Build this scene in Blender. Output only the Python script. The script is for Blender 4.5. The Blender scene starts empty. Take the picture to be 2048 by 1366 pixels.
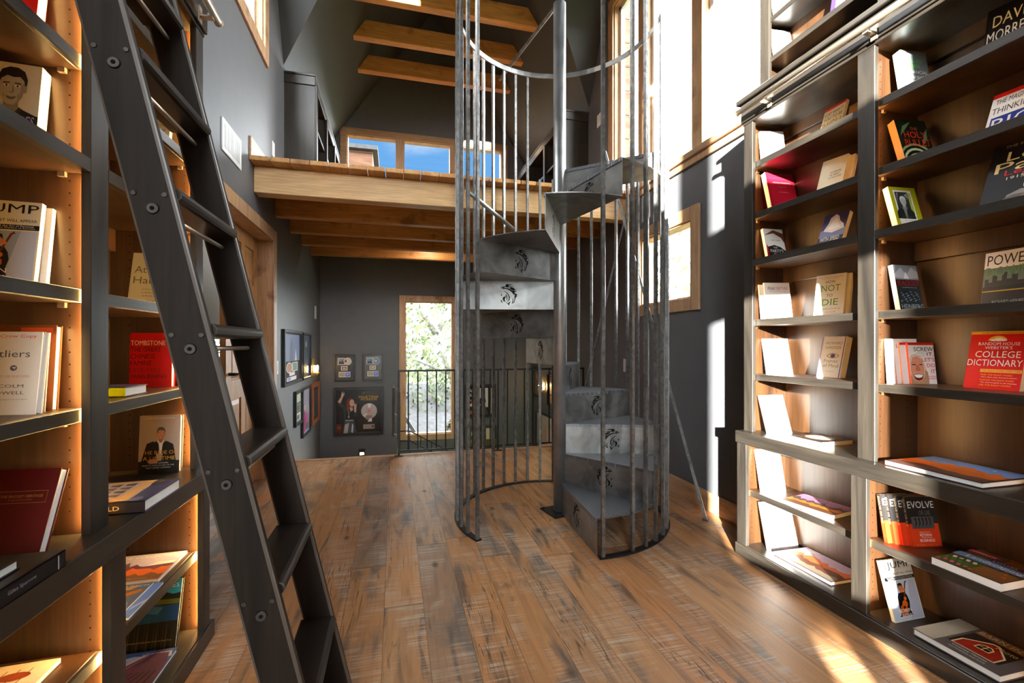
import bpy, bmesh, math, random
from mathutils import Vector, Matrix
random.seed(7)
S = bpy.context.scene
COL = S.collection
PI = math.pi
R = math.radians

# ------------------------------------------------------------------ materials
MATS = {}
def new_mat(name):
    m = bpy.data.materials.new(name); m.use_nodes = True
    nt = m.node_tree; nt.nodes.clear()
    out = nt.nodes.new('ShaderNodeOutputMaterial')
    b = nt.nodes.new('ShaderNodeBsdfPrincipled')
    nt.links.new(b.outputs[0], out.inputs[0])
    return m, nt, b, out
def N(nt, typ, **kw):
    n = nt.nodes.new(typ)
    for k, v in kw.items(): setattr(n, k, v)
    return n
def L(nt, a, b): nt.links.new(a, b)
def c4(c): return (c[0], c[1], c[2], 1)
def plain(name, col, rough=.5, metal=0, spec=.5, noise=0, emit=None, estr=0):
    if name in MATS: return MATS[name]
    m, nt, b, out = new_mat(name)
    b.inputs['Base Color'].default_value = c4(col)
    b.inputs['Roughness'].default_value = rough
    b.inputs['Metallic'].default_value = metal
    b.inputs['Specular IOR Level'].default_value = spec
    if emit:
        b.inputs['Emission Color'].default_value = c4(emit); b.inputs['Emission Strength'].default_value = estr
    if noise:
        tc = N(nt, 'ShaderNodeTexCoord'); nz = N(nt, 'ShaderNodeTexNoise'); nz.inputs['Scale'].default_value = 9
        nz.inputs['Detail'].default_value = 5
        L(nt, tc.outputs['Object'], nz.inputs['Vector'])
        rp = N(nt, 'ShaderNodeValToRGB')
        rp.color_ramp.elements[0].position = .3; rp.color_ramp.elements[1].position = .7
        rp.color_ramp.elements[0].color = c4([x*(1-noise) for x in col]); rp.color_ramp.elements[1].color = c4([min(1, x*(1+noise)) for x in col])
        L(nt, nz.outputs[0], rp.inputs[0]); L(nt, rp.outputs[0], b.inputs['Base Color'])
    MATS[name] = m
    return m
def ink(col):
    k = 'print_%02x%02x%02x' % tuple(int(max(0, min(1, x))*255) for x in col)
    return plain(k, [x**2.2 for x in col], .42, 0, .35)
def wood(name, dark, light, axis, rough=.4, spec=.5, fine=60, coarse=7, bump=.1, stain=None):
    m, nt, b, out = new_mat(name)
    tc = N(nt, 'ShaderNodeTexCoord')
    mp = N(nt, 'ShaderNodeMapping'); sc = [coarse]*3; sc[axis] = coarse*.09; mp.inputs['Scale'].default_value = sc
    L(nt, tc.outputs['Object'], mp.inputs['Vector'])
    n1 = N(nt, 'ShaderNodeTexNoise'); n1.inputs['Scale'].default_value = 1.6; n1.inputs['Detail'].default_value = 7; n1.inputs['Distortion'].default_value = 1.1
    L(nt, mp.outputs[0], n1.inputs['Vector'])
    mp2 = N(nt, 'ShaderNodeMapping'); sc = [fine]*3; sc[axis] = fine*.05; mp2.inputs['Scale'].default_value = sc
    L(nt, tc.outputs['Object'], mp2.inputs['Vector'])
    n2 = N(nt, 'ShaderNodeTexNoise'); n2.inputs['Scale'].default_value = 2.0; n2.inputs['Detail'].default_value = 4
    L(nt, mp2.outputs[0], n2.inputs['Vector'])
    rp = N(nt, 'ShaderNodeValToRGB'); e = rp.color_ramp.elements
    e[0].position = .32; e[0].color = c4(dark); e[1].position = .68; e[1].color = c4(light)
    L(nt, n1.outputs[0], rp.inputs[0])
    mx = N(nt, 'ShaderNodeMix', data_type='RGBA', blend_type='MULTIPLY'); mx.inputs[0].default_value = .45
    rp2 = N(nt, 'ShaderNodeValToRGB'); e = rp2.color_ramp.elements
    e[0].position = .35; e[0].color = (.45, .42, .4, 1); e[1].position = .62; e[1].color = (1, 1, 1, 1)
    L(nt, n2.outputs[0], rp2.inputs[0])
    L(nt, rp.outputs[0], mx.inputs[6]); L(nt, rp2.outputs[0], mx.inputs[7])
    last = mx.outputs[2]
    oi = N(nt, 'ShaderNodeObjectInfo')
    hs = N(nt, 'ShaderNodeHueSaturation')
    mr = N(nt, 'ShaderNodeMapRange'); mr.inputs[3].default_value = .85; mr.inputs[4].default_value = 1.15
    L(nt, oi.outputs['Random'], mr.inputs[0]); L(nt, mr.outputs[0], hs.inputs['Value']); L(nt, last, hs.inputs['Color'])
    last = hs.outputs[0]
    if stain:
        n3 = N(nt, 'ShaderNodeTexNoise'); n3.inputs['Scale'].default_value = 5; n3.inputs['Detail'].default_value = 3
        L(nt, tc.outputs['Object'], n3.inputs['Vector'])
        r3 = N(nt, 'ShaderNodeValToRGB'); e = r3.color_ramp.elements
        e[0].position = .60; e[0].color = (0, 0, 0, 1); e[1].position = .72; e[1].color = (.7, .7, .7, 1)
        L(nt, n3.outputs[0], r3.inputs[0])
        m3 = N(nt, 'ShaderNodeMix', data_type='RGBA'); m3.inputs[7].default_value = c4(stain)
        L(nt, r3.outputs[0], m3.inputs[0]); L(nt, last, m3.inputs[6]); last = m3.outputs[2]
    L(nt, last, b.inputs['Base Color'])
    b.inputs['Roughness'].default_value = rough; b.inputs['Specular IOR Level'].default_value = spec
    if bump:
        bp = N(nt, 'ShaderNodeBump'); bp.inputs['Strength'].default_value = bump; bp.inputs['Distance'].default_value = .002
        L(nt, n2.outputs[0], bp.inputs['Height']); L(nt, bp.outputs[0], b.inputs['Normal'])
    MATS[name] = m
    return m
def M_(nt, op, a, b=None, c=None):
    n = N(nt, 'ShaderNodeMath', operation=op)
    for i, v in enumerate((a, b, c)):
        if v is None: continue
        if isinstance(v, (int, float)): n.inputs[i].default_value = v
        else: L(nt, v, n.inputs[i])
    return n.outputs[0]
def steel(name, dark, light, rough, metal, sc=14, bump=.25, bsc=60, rust=.35):
    m, nt, b, out = new_mat(name)
    tc = N(nt, 'ShaderNodeTexCoord')
    n1 = N(nt, 'ShaderNodeTexNoise'); n1.inputs['Scale'].default_value = sc; n1.inputs['Detail'].default_value = 6; n1.inputs['Distortion'].default_value = .8
    L(nt, tc.outputs['Object'], n1.inputs['Vector'])
    rp = N(nt, 'ShaderNodeValToRGB'); e = rp.color_ramp.elements
    e[0].position = .34; e[0].color = c4(dark); e[1].position = .66; e[1].color = c4(light)
    L(nt, n1.outputs[0], rp.inputs[0])
    n2 = N(nt, 'ShaderNodeTexNoise'); n2.inputs['Scale'].default_value = 5; n2.inputs['Detail'].default_value = 8
    L(nt, tc.outputs['Object'], n2.inputs['Vector'])
    r2 = N(nt, 'ShaderNodeValToRGB'); e = r2.color_ramp.elements
    e[0].position = .58; e[0].color = (0, 0, 0, 1); e[1].position = .75; e[1].color = (rust, rust, rust, 1)
    L(nt, n2.outputs[0], r2.inputs[0])
    mx = N(nt, 'ShaderNodeMix', data_type='RGBA'); mx.inputs[7].default_value = (.30, .20, .13, 1)
    L(nt, r2.outputs[0], mx.inputs[0]); L(nt, rp.outputs[0], mx.inputs[6])
    L(nt, mx.outputs[2], b.inputs['Base Color'])
    b.inputs['Metallic'].default_value = metal
    L(nt, M_(nt, 'MULTIPLY_ADD', n1.outputs[0], .25, rough-.12), b.inputs['Roughness'])
    n3 = N(nt, 'ShaderNodeTexNoise'); n3.inputs['Scale'].default_value = bsc; n3.inputs['Detail'].default_value = 2
    L(nt, tc.outputs['Object'], n3.inputs['Vector'])
    bp = N(nt, 'ShaderNodeBump'); bp.inputs['Strength'].default_value = bump; bp.inputs['Distance'].default_value = .004
    L(nt, n3.outputs[0], bp.inputs['Height']); L(nt, bp.outputs[0], b.inputs['Normal'])
    MATS[name] = m
    return m
def tread_plate():
    m, nt, b, out = new_mat('diamond_plate')
    tc = N(nt, 'ShaderNodeTexCoord'); sp = N(nt, 'ShaderNodeSeparateXYZ'); L(nt, tc.outputs['Object'], sp.inputs[0])
    u = M_(nt, 'MULTIPLY', M_(nt, 'ADD', sp.outputs[0], sp.outputs[1]), 34.); v = M_(nt, 'MULTIPLY', M_(nt, 'SUBTRACT', sp.outputs[0], sp.outputs[1]), 34.)
    par = M_(nt, 'MODULO', M_(nt, 'ABSOLUTE', M_(nt, 'ADD', M_(nt, 'FLOOR', u), M_(nt, 'FLOOR', v))), 2.)
    fu = M_(nt, 'SUBTRACT', M_(nt, 'FRACT', u), .5); fv = M_(nt, 'SUBTRACT', M_(nt, 'FRACT', v), .5)
    ku = M_(nt, 'MULTIPLY_ADD', par, 2.6, 1.); kv = M_(nt, 'MULTIPLY_ADD', par, -2.6, 3.6)
    a = M_(nt, 'POWER', M_(nt, 'ABSOLUTE', M_(nt, 'MULTIPLY', fu, ku)), 2.); d = M_(nt, 'POWER', M_(nt, 'ABSOLUTE', M_(nt, 'MULTIPLY', fv, kv)), 2.)
    h = M_(nt, 'SUBTRACT', 1., M_(nt, 'MULTIPLY', M_(nt, 'ADD', a, d), 4.6))
    hc = N(nt, 'ShaderNodeClamp'); L(nt, h, hc.inputs[0])
    bp = N(nt, 'ShaderNodeBump'); bp.inputs['Strength'].default_value = .9; bp.inputs['Distance'].default_value = .004
    L(nt, hc.outputs[0], bp.inputs['Height']); L(nt, bp.outputs[0], b.inputs['Normal'])
    rp = N(nt, 'ShaderNodeValToRGB'); e = rp.color_ramp.elements
    e[0].color = (.20, .21, .23, 1); e[1].color = (.46, .47, .49, 1); L(nt, hc.outputs[0], rp.inputs[0]); L(nt, rp.outputs[0], b.inputs['Base Color'])
    b.inputs['Metallic'].default_value = .75; b.inputs['Roughness'].default_value = .42
    return m
def floor_mat():
    m, nt, b, out = new_mat('reclaimed_oak_floor')
    tc = N(nt, 'ShaderNodeTexCoord'); sp = N(nt, 'ShaderNodeSeparateXYZ'); L(nt, tc.outputs['Object'], sp.inputs[0])
    X, Y = sp.outputs[0], sp.outputs[1]
    px = M_(nt, 'DIVIDE', M_(nt, 'ADD', X, 5.03), .178)
    i = M_(nt, 'FLOOR', px); fx = M_(nt, 'FRACT', px)
    wn = N(nt, 'ShaderNodeTexWhiteNoise', noise_dimensions='1D'); L(nt, i, wn.inputs['W'])
    py = M_(nt, 'MULTIPLY_ADD', Y, .31, M_(nt, 'MULTIPLY', wn.outputs[0], 17.))
    j = M_(nt, 'FLOOR', py); fy = M_(nt, 'FRACT', py)
    cb = N(nt, 'ShaderNodeCombineXYZ'); L(nt, i, cb.inputs[0]); L(nt, j, cb.inputs[1])
    w2 = N(nt, 'ShaderNodeTexWhiteNoise', noise_dimensions='3D'); L(nt, cb.outputs[0], w2.inputs['Vector'])
    rp = N(nt, 'ShaderNodeValToRGB'); cr = rp.color_ramp
    cols = [(.0, (.56, .235, .08)), (.25, (.64, .30, .11)), (.5, (.51, .225, .082)), (.72, (.66, .345, .145)), (.88, (.44, .22, .105)), (1., (.36, .23, .145))]
    while len(cr.elements) < len(cols): cr.elements.new(.5)
    for e, (p, c) in zip(cr.elements, cols): e.position = p; e.color = c4(c)
    L(nt, w2.outputs[0], rp.inputs[0])
    off = N(nt, 'ShaderNodeVectorMath', operation='MULTIPLY_ADD'); off.inputs[1].default_value = (23, 31, 11); L(nt, w2.outputs['Color'], off.inputs[0]); L(nt, tc.outputs['Object'], off.inputs[2])
    def noise(scale, s, det=5, dist=.6, src=off.outputs[0]):
        mp = N(nt, 'ShaderNodeMapping'); mp.inputs['Scale'].default_value = scale; L(nt, src, mp.inputs['Vector'])
        n = N(nt, 'ShaderNodeTexNoise'); n.inputs['Scale'].default_value = s; n.inputs['Detail'].default_value = det; n.inputs['Distortion'].default_value = dist
        L(nt, mp.outputs[0], n.inputs['Vector']); return n.outputs[0]
    def ramp(src, p0, p1, v0=0., v1=1.):
        r = N(nt, 'ShaderNodeMapRange'); r.clamp = True
        for k, v in enumerate((p0, p1, v0, v1)): r.inputs[k+1].default_value = v
        L(nt, src, r.inputs[0]); return r.outputs[0]
    def mixc(fac, a, col, mode='MIX'):
        mx = N(nt, 'ShaderNodeMix', data_type='RGBA', blend_type=mode)
        if isinstance(fac, float): mx.inputs[0].default_value = fac
        else: L(nt, fac, mx.inputs[0])
        L(nt, a, mx.inputs[6])
        if isinstance(col, tuple): mx.inputs[7].default_value = c4(col)
        else: L(nt, col, mx.inputs[7])
        return mx.outputs[2]
    g1 = noise((9, .7, 9), 1.5, 7, 1.6)
    col = mixc(ramp(g1, .42, .74, 0, .5), rp.outputs[0], (.28, .13, .06))
    g2 = noise((70, 3.0, 70), 1.2, 4, .3)
    col = mixc(ramp(g2, .48, .78, 0, .3), col, (.20, .10, .05))
    # grey weathered stains
    st = noise((3.2, 1.0, 3), 1.4, 5, 1.0)
    col = mixc(ramp(st, .53, .66, 0, .85), col, (.16, .125, .10))
    st2 = noise((7, .9, 7), 1.6, 6, 1.2)
    col = mixc(ramp(st2, .56, .68, 0, .75), col, (.075, .055, .045))
    # saw marks: fine pale lines across the plank, in patches
    sw = noise((3.0, 150, 2), 1.0, 3, .35)
    pt = noise((4.5, 1.3, 3), 1.3, 5, .9)
    sf = M_(nt, 'MULTIPLY', ramp(sw, .46, .64), ramp(pt, .45, .62, 0, .8))
    col = mixc(sf, col, (.66, .55, .45))
    ck = noise((16, .55, 9), 1.0, 3, 2.2)
    ck2 = M_(nt, 'ABSOLUTE', M_(nt, 'SUBTRACT', ck, .5))
    ckf = M_(nt, 'MULTIPLY', ramp(ck2, .004, .016, 1, 0), ramp(noise((1.2, .8, 1), 1.1, 2, 0), .50, .60, 0, .8))
    col = mixc(ckf, col, (.06, .035, .02))
    kn = N(nt, 'ShaderNodeTexVoronoi'); kn.inputs['Scale'].default_value = 2.3
    mpk = N(nt, 'ShaderNodeMapping'); mpk.inputs['Scale'].default_value = (1.6, .8, 1); L(nt, off.outputs[0], mpk.inputs['Vector']); L(nt, mpk.outputs[0], kn.inputs['Vector'])
    col = mixc(ramp(kn.outputs['Distance'], .03, .085, .85, 0), col, (.05, .03, .02))
    # seams
    ex = M_(nt, 'MINIMUM', fx, M_(nt, 'SUBTRACT', 1., fx)); ey = M_(nt, 'MINIMUM', fy, M_(nt, 'SUBTRACT', 1., fy))
    seam = M_(nt, 'MAXIMUM', ramp(ex, .004, .011, 1, 0), ramp(ey, .0007, .002, 1, 0))
    col = mixc(M_(nt, 'MULTIPLY', seam, .62), col, (.07, .04, .025))
    L(nt, col, b.inputs['Base Color'])
    b.inputs['Roughness'].default_value = .42; b.inputs['Specular IOR Level'].default_value = .45
    h = M_(nt, 'SUBTRACT', M_(nt, 'MULTIPLY_ADD', sw, .25, M_(nt, 'MULTIPLY', g2, .4)), seam)
    bp = N(nt, 'ShaderNodeBump'); bp.inputs['Strength'].default_value = .35; bp.inputs['Distance'].default_value = .003
    L(nt, h, bp.inputs['Height']); L(nt, bp.outputs[0], b.inputs['Normal'])
    return m
def glass_mat(name='window_glass'):
    m = bpy.data.materials.new(name); m.use_nodes = True; nt = m.node_tree; nt.nodes.clear()
    out = N(nt, 'ShaderNodeOutputMaterial'); t = N(nt, 'ShaderNodeBsdfTransparent'); g = N(nt, 'ShaderNodeBsdfGlossy'); g.inputs['Roughness'].default_value = .02
    mx = N(nt, 'ShaderNodeMixShader'); mx.inputs[0].default_value = .05
    t.inputs[0].default_value = (.97, .98, .98, 1)
    L(nt, t.outputs[0], mx.inputs[1]); L(nt, g.outputs[0], mx.inputs[2]); L(nt, mx.outputs[0], out.inputs[0]); return m
def brickstone(name):
    m, nt, b, out = new_mat(name)
    tc = N(nt, 'ShaderNodeTexCoord'); mp = N(nt, 'ShaderNodeMapping'); mp.inputs['Rotation'].default_value = (R(90), 0, R(90)); L(nt, tc.outputs['Object'], mp.inputs['Vector'])
    br = N(nt, 'ShaderNodeTexBrick'); br.inputs['Scale'].default_value = 5; br.inputs['Color1'].default_value = (.20, .16, .08, 1); br.inputs['Color2'].default_value = (.13, .13, .07, 1); br.inputs['Mortar'].default_value = (.05, .045, .03, 1)
    br.inputs['Mortar Size'].default_value = .03
    L(nt, mp.outputs[0], br.inputs['Vector']); L(nt, br.outputs[0], b.inputs['Base Color']); b.inputs['Roughness'].default_value = .8
    return m

ESP_D, ESP_L = (.018, .015, .012), (.048, .039, .029)
MX = dict(
 esp_z=wood('espresso_wood_upright', ESP_D, ESP_L, 2, .34, .5), esp_y=wood('espresso_wood_shelf', ESP_D, ESP_L, 1, .30, .5), esp_x=wood('espresso_wood_cross', ESP_D, ESP_L, 0, .34, .5),
 in_z=wood('brown_maple_upright', (.026, .011, .0045), (.074, .032, .0115), 2, .36, .5, coarse=5), in_y=wood('brown_maple_back', (.026, .011, .0045), (.074, .032, .0115), 2, .38, .5, coarse=4, fine=45),
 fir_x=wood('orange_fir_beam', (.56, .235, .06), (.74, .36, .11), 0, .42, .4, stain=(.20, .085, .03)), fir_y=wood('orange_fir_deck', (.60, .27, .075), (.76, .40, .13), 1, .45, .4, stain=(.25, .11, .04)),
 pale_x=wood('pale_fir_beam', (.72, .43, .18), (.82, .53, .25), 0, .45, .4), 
 cas_x=wood('alder_casing_across', (.50, .29, .15), (.64, .40, .22), 0, .45, .4), cas_y=wood('alder_casing_along', (.50, .29, .15), (.64, .40, .22), 1, .45, .4), cas_z=wood('alder_casing_upright', (.50, .29, .15), (.64, .40, .22), 2, .45, .4, stain=(.22, .10, .045)),
 door_z=wood('alder_door', (.50, .235, .08), (.64, .34, .13), 2, .42, .4, stain=(.25, .10, .035)),
 lad_z=wood('black_brown_ladder', (.011, .0075, .0055), (.025, .017, .012), 2, .45, .16), lad_y=wood('black_brown_tread', (.012, .008, .006), (.026, .018, .013), 1, .36, .35),
 bar=steel('raw_steel_bar', (.13, .13, .127), (.26, .26, .25), .40, .7, 24, .6, 55, .25), plate=steel('raw_steel_plate', (.15, .15, .148), (.34, .34, .335), .40, .8, 6, .08, 30, .5),
 pipe=steel('raw_steel_pipe', (.36, .365, .37), (.50, .505, .51), .36, .85, 5, .03, 20, .0), black=steel('blackened_steel', (.018, .018, .02), (.035, .035, .038), .45, .5, 20, .1, 60, 0),
 nickel=plain('brushed_bronze_pipe', (.46, .38, .29), .36, .75), bolt=plain('dull_bolt_steel', (.085, .075, .068), .38, .8), brass=plain('brushed_brass', (.70, .47, .16), .28, .95),
 diamond=tread_plate(), floor=floor_mat(), glass=glass_mat(),
 wall=plain('charcoal_paint', (.128, .131, .140), .5, 0, .4, .04), ceil=plain('charcoal_ceiling_paint', (.07, .072, .074), .6, 0, .3, .04),
 white=plain('white_enamel', (.80, .80, .78), .4), cream=plain('cream_pages', (.78, .70, .55), .75, 0, .2, .05), paper=plain('white_pages', (.86, .85, .81), .7, 0, .2, .04),
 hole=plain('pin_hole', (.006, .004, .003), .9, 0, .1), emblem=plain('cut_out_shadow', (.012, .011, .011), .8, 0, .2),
 led=plain('warm_led', (1, .8, .5), .5, 0, .5, 0, (1, .60, .20), 190.), led_soft=plain('soft_warm_led', (1, .8, .5), .5, 0, .5, 0, (1, .52, .16), 55.),
 bulb=plain('glowing_bulb', (1, .8, .5), .5, 0, .5, 0, (1, .62, .25), 60.),
 can=plain('downlight_lens', (1, 1, 1), .5, 0, .5, 0, (1, .9, .75), 250.), dark=plain('matte_black', (.012, .012, .013), .5),
 worn=plain('worn_dark_edge', (.085, .066, .052), .4),
 stone=brickstone('olive_stone_wall'),
)

# ------------------------------------------------------------------ mesh helpers
class MB:
    def __init__(s): s.v = []; s.f = []; s.m = []; s.sm = []
    def add(s, vs, fs, mi=0, smooth=False, M=None):
        o = len(s.v)
        for p in vs:
            p = Vector(p)
            s.v.append(tuple(M @ p) if M else tuple(p))
        for f in fs: s.f.append([o+i for i in f]); s.m.append(mi); s.sm.append(smooth)
        return s
    def box(s, x0, x1, y0, y1, z0, z1, mi=0, M=None):
        return s.add([(x0,y0,z0),(x1,y0,z0),(x1,y1,z0),(x0,y1,z0),(x0,y0,z1),(x1,y0,z1),(x1,y1,z1),(x0,y1,z1)],
              [(3,2,1,0),(4,5,6,7),(0,1,5,4),(1,2,6,5),(2,3,7,6),(3,0,4,7)], mi, False, M)
    def prism(s, poly, axis, a0, a1, mi=0, M=None):
        # poly: 2D points in the two other axes (in xyz order), extruded along axis
        def P(p, a):
            q = list(p); q.insert(axis, a); return q
        n = len(poly); vs = [P(p, a0) for p in poly]+[P(p, a1) for p in poly]
        return s.add(vs, [list(range(n))[::-1], list(range(n, 2*n))]+[(i, (i+1)%n, n+(i+1)%n, n+i) for i in range(n)], mi, False, M)
    def tube(s, p0, p1, r, n=12, mi=0, r1=None, cap=True, rot=0., smooth=True, M=None):
        p0, p1 = Vector(p0), Vector(p1); d = (p1-p0).normalized()
        a = d.orthogonal().normalized() if abs(d.z) < .99 else Vector((1, 0, 0)); b = d.cross(a).normalized(); a = b.cross(d)
        r1 = r if r1 is None else r1
        vs = []
        for p, rr in ((p0, r), (p1, r1)):
            for i in range(n):
                t = 2*PI*i/n+rot; vs.append(p+a*math.cos(t)*rr+b*math.sin(t)*rr)
        s.add(vs, [(i, (i+1)%n, n+(i+1)%n, n+i) for i in range(n)], mi, smooth and n > 5, M)
        if cap: 
            o = len(s.v)-2*n
            s.f.append([o+i for i in range(n)][::-1]); s.m.append(mi); s.sm.append(False)
            s.f.append([o+n+i for i in range(n)]); s.m.append(mi); s.sm.append(False)
        return s
    def path(s, pts, r, n=8, mi=0):
        for a, b in zip(pts, pts[1:]): s.tube(a, b, r, n, mi)
        return s
    def build(s, name, mats, parent=None, bevel=0, M=None, seg=1, wear=None):
        me = bpy.data.meshes.new(name); me.from_pydata(s.v, [], s.f)
        if not isinstance(mats, (list, tuple)): mats = [mats]
        for m in mats: me.materials.append(m)
        me.polygons.foreach_set('material_index', s.m); me.polygons.foreach_set('use_smooth', s.sm)
        bm = bmesh.new(); bm.from_mesh(me); bmesh.ops.recalc_face_normals(bm, faces=bm.faces); bm.to_mesh(me); bm.free()
        me.update()
        o = bpy.data.objects.new(name, me); COL.objects.link(o)
        if M: o.matrix_world = M
        if parent: o.parent = parent
        if bevel and wear: me.materials.append(wear)
        if bevel:
            bv = o.modifiers.new('bevel', 'BEVEL'); bv.width = bevel; bv.segments = seg; bv.limit_method = 'ANGLE'; bv.angle_limit = R(50)
            if wear: bv.material = len(me.materials)-1
        return o
def tag(o, label=None, cat=None, group=None, kind=None):
    if label: o['label'] = label
    if cat: o['category'] = cat
    if group: o['group'] = group
    if kind: o['kind'] = kind
    return o
def empty(name, loc=(0,0,0), M=None):
    o = bpy.data.objects.new(name, None); COL.objects.link(o); o.empty_display_size = .1
    if M: o.matrix_world = M
    else: o.location = loc
    return o
def struct(o): o['kind'] = 'structure'; return o
def ring(n, r, cx=0, cy=0, a0=0): return [(cx+r*math.cos(a0+2*PI*i/n), cy+r*math.sin(a0+2*PI*i/n)) for i in range(n)]

# ------------------------------------------------------------------ lettering and printed art
_tc = {}
def text_geo(t):
    if t in _tc: return _tc[t]
    cu = bpy.data.curves.new('lettering', 'FONT'); cu.body = t; cu.resolution_u = 2; cu.size = 1
    o = bpy.data.objects.new('lettering', cu); COL.objects.link(o)
    dg = bpy.context.evaluated_depsgraph_get(); e = o.evaluated_get(dg); me = e.to_mesh()
    vs = [(v.co.x, v.co.y) for v in me.vertices]; fs = [tuple(p.vertices) for p in me.polygons]
    e.to_mesh_clear(); bpy.data.objects.remove(o); bpy.data.curves.remove(cu)
    xs = [v[0] for v in vs]; ys = [v[1] for v in vs]
    _tc[t] = (vs, fs, min(xs), max(xs), min(ys), max(ys)); return _tc[t]
K, Wt, CRm = (.04, .04, .045), (.96, .95, .93), (.93, .90, .82)
def clip01(poly):
    for ax, lim, sg in ((0, 0., 1), (0, 1., -1), (1, 0., 1), (1, 1., -1)):
        out = []
        for i in range(len(poly)):
            a, b = poly[i-1], poly[i]; da, db = (a[ax]-lim)*sg, (b[ax]-lim)*sg
            if (da >= 0) != (db >= 0):
                t = da/(da-db); out.append((a[0]+(b[0]-a[0])*t, a[1]+(b[1]-a[1])*t))
            if db >= 0: out.append(b)
        poly = out
        if not poly: return []
    return poly
def art_mesh(items, W, H, step=.00009):
    """flat printed shapes in the local plane y = -offset, x 0..W, z 0..H; returns MB, materials"""
    mb = MB(); mats = []; idx = {}
    def mi(c):
        k = tuple(c)
        if k not in idx: idx[k] = len(mats); mats.append(ink(c))
        return idx[k]
    for n, it in enumerate(items):
        y = -(.0005+step*n); k = it[0]
        if k == 'r': x0, z0, x1, z1 = it[1:5]; poly = [(x0,z0),(x1,z0),(x1,z1),(x0,z1)]
        elif k == 'e': cx, cz, rx, rz = it[1:5]; poly = [(cx+rx*math.cos(2*PI*i/20), cz+rz*math.sin(2*PI*i/20)) for i in range(20)]
        elif k == 'p': poly = it[1]
        if k == 't':
            _, t, x0, x1, z0, h, c = it
            vs, fs, a, b, lo, hi = text_geo(t)
            sx = (x1-x0)/max(b-a, 1e-6); sz = h/max(hi-lo, 1e-6)
            mb.add([((x0+(p[0]-a)*sx)*W, y, (z0+(p[1]-lo)*sz)*H) for p in vs], fs, mi(c)); continue
        poly = clip01(poly)
        if len(poly) < 3: continue
        mb.add([(p[0]*W, y, p[1]*H) for p in poly], [list(range(len(poly)))], mi(it[-1]))
    return mb, mats
def bust(cx, cz, s, skin, hair, coat, shirt=None, asp=1., smile=True, grey=0):
    """head and shoulders; s = head half-height, asp widens x"""
    f = lambda p: [(cx+x*s*asp, cz+z*s) for x, z in p]
    dk = lambda c, k: [x*k for x in c]
    o = [('p', f([(-2.4,-3.4),(-2.25,-2.1),(-1.9,-1.65),(-1.2,-1.4),(-.45,-1.12),(.45,-1.12),(1.2,-1.4),(1.9,-1.65),(2.25,-2.1),(2.4,-3.4)]), coat)]
    if shirt: o += [('p', f([(-.52,-1.05),(.52,-1.05),(.30,-2.4),(.2,-3.4),(-.2,-3.4),(-.30,-2.4)]), shirt), ('p', f([(-.52,-1.05),(-.1,-1.5),(-.4,-1.75),(-.75,-1.3)]), dk(shirt, .9)), ('p', f([(.52,-1.05),(.1,-1.5),(.4,-1.75),(.75,-1.3)]), dk(shirt, .9))]
    else: o += [('p', f([(-.7,-1.2),(-.3,-1.75),(.3,-1.75),(.7,-1.2),(.4,-1.05),(-.4,-1.05)]), dk(coat, 1.7))]
    o += [('p', f([(-.40,-.5),(.40,-.5),(.44,-1.15),(.1,-1.55),(-.1,-1.55),(-.44,-1.15)]), dk(skin, .78)),
          ('p', f([(-.80,.05),(-.82,.55),(-.62,.98),(-.2,1.16),(.25,1.15),(.65,.95),(.84,.5),(.80,.0),(.7,-.1),(-.7,-.1)]), hair),
          ('e', cx-.74*s*asp, cz-.05*s, .10*s*asp, .22*s, dk(skin, .85)), ('e', cx+.74*s*asp, cz-.05*s, .10*s*asp, .22*s, dk(skin, .85)),
          ('p', f([(-.70,.30),(-.70,-.15),(-.62,-.50),(-.42,-.82),(-.16,-.98),(.16,-.98),(.42,-.82),(.62,-.50),(.70,-.15),(.70,.30),(.5,.72),(0,.82),(-.5,.72)]), skin),
          ('p', f([(.70,.30),(.70,-.15),(.62,-.50),(.42,-.82),(.16,-.98),(.34,-.7),(.48,-.3),(.5,.2)]), dk(skin, .84)),
          ('p', f([(-.74,.12),(-.76,.62),(-.4,1.02),(.2,1.08),(.62,.86),(.76,.5),(.74,.12),(.64,.42),(.42,.62),(.05,.58),(-.3,.66),(-.6,.46)]), hair),
          ('p', f([(-.50,.26),(-.14,.28),(-.14,.22),(-.48,.18)]), dk(hair, .9)), ('p', f([(.50,.26),(.14,.28),(.14,.22),(.48,.18)]), dk(hair, .9)),
          ('e', cx-.31*s*asp, cz+.08*s, .14*s*asp, .065*s, (.92,.90,.88)), ('e', cx+.31*s*asp, cz+.08*s, .14*s*asp, .065*s, (.92,.90,.88)),
          ('e', cx-.30*s*asp, cz+.08*s, .065*s*asp, .06*s, (.10,.08,.08)), ('e', cx+.32*s*asp, cz+.08*s, .065*s*asp, .06*s, (.10,.08,.08)),
          ('p', f([(.03,.12),(.10,.0),(.16,-.26),(.04,-.34),(-.13,-.30),(-.1,-.25),(.04,-.26)]), dk(skin, .74)),
          ('p', f([(-.32,-.50),(0,-.56),(.32,-.50),(.18,-.66),(0,-.70),(-.18,-.66)]), dk(skin, .55)), ('p', f([(-.24,-.52),(0,-.56),(.24,-.52),(.1,-.60),(-.1,-.60)]) if smile else f([(-.2,-.58),(.2,-.58),(0,-.6)]), (.93,.90,.88) if smile else dk(skin, .6)),
          ('p', f([(-.44,-.34),(-.40,-.34),(-.36,-.62),(-.41,-.58)]), dk(skin, .8)), ('p', f([(.44,-.34),(.40,-.34),(.36,-.62),(.41,-.58)]), dk(skin, .72))]
    return o
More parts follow.
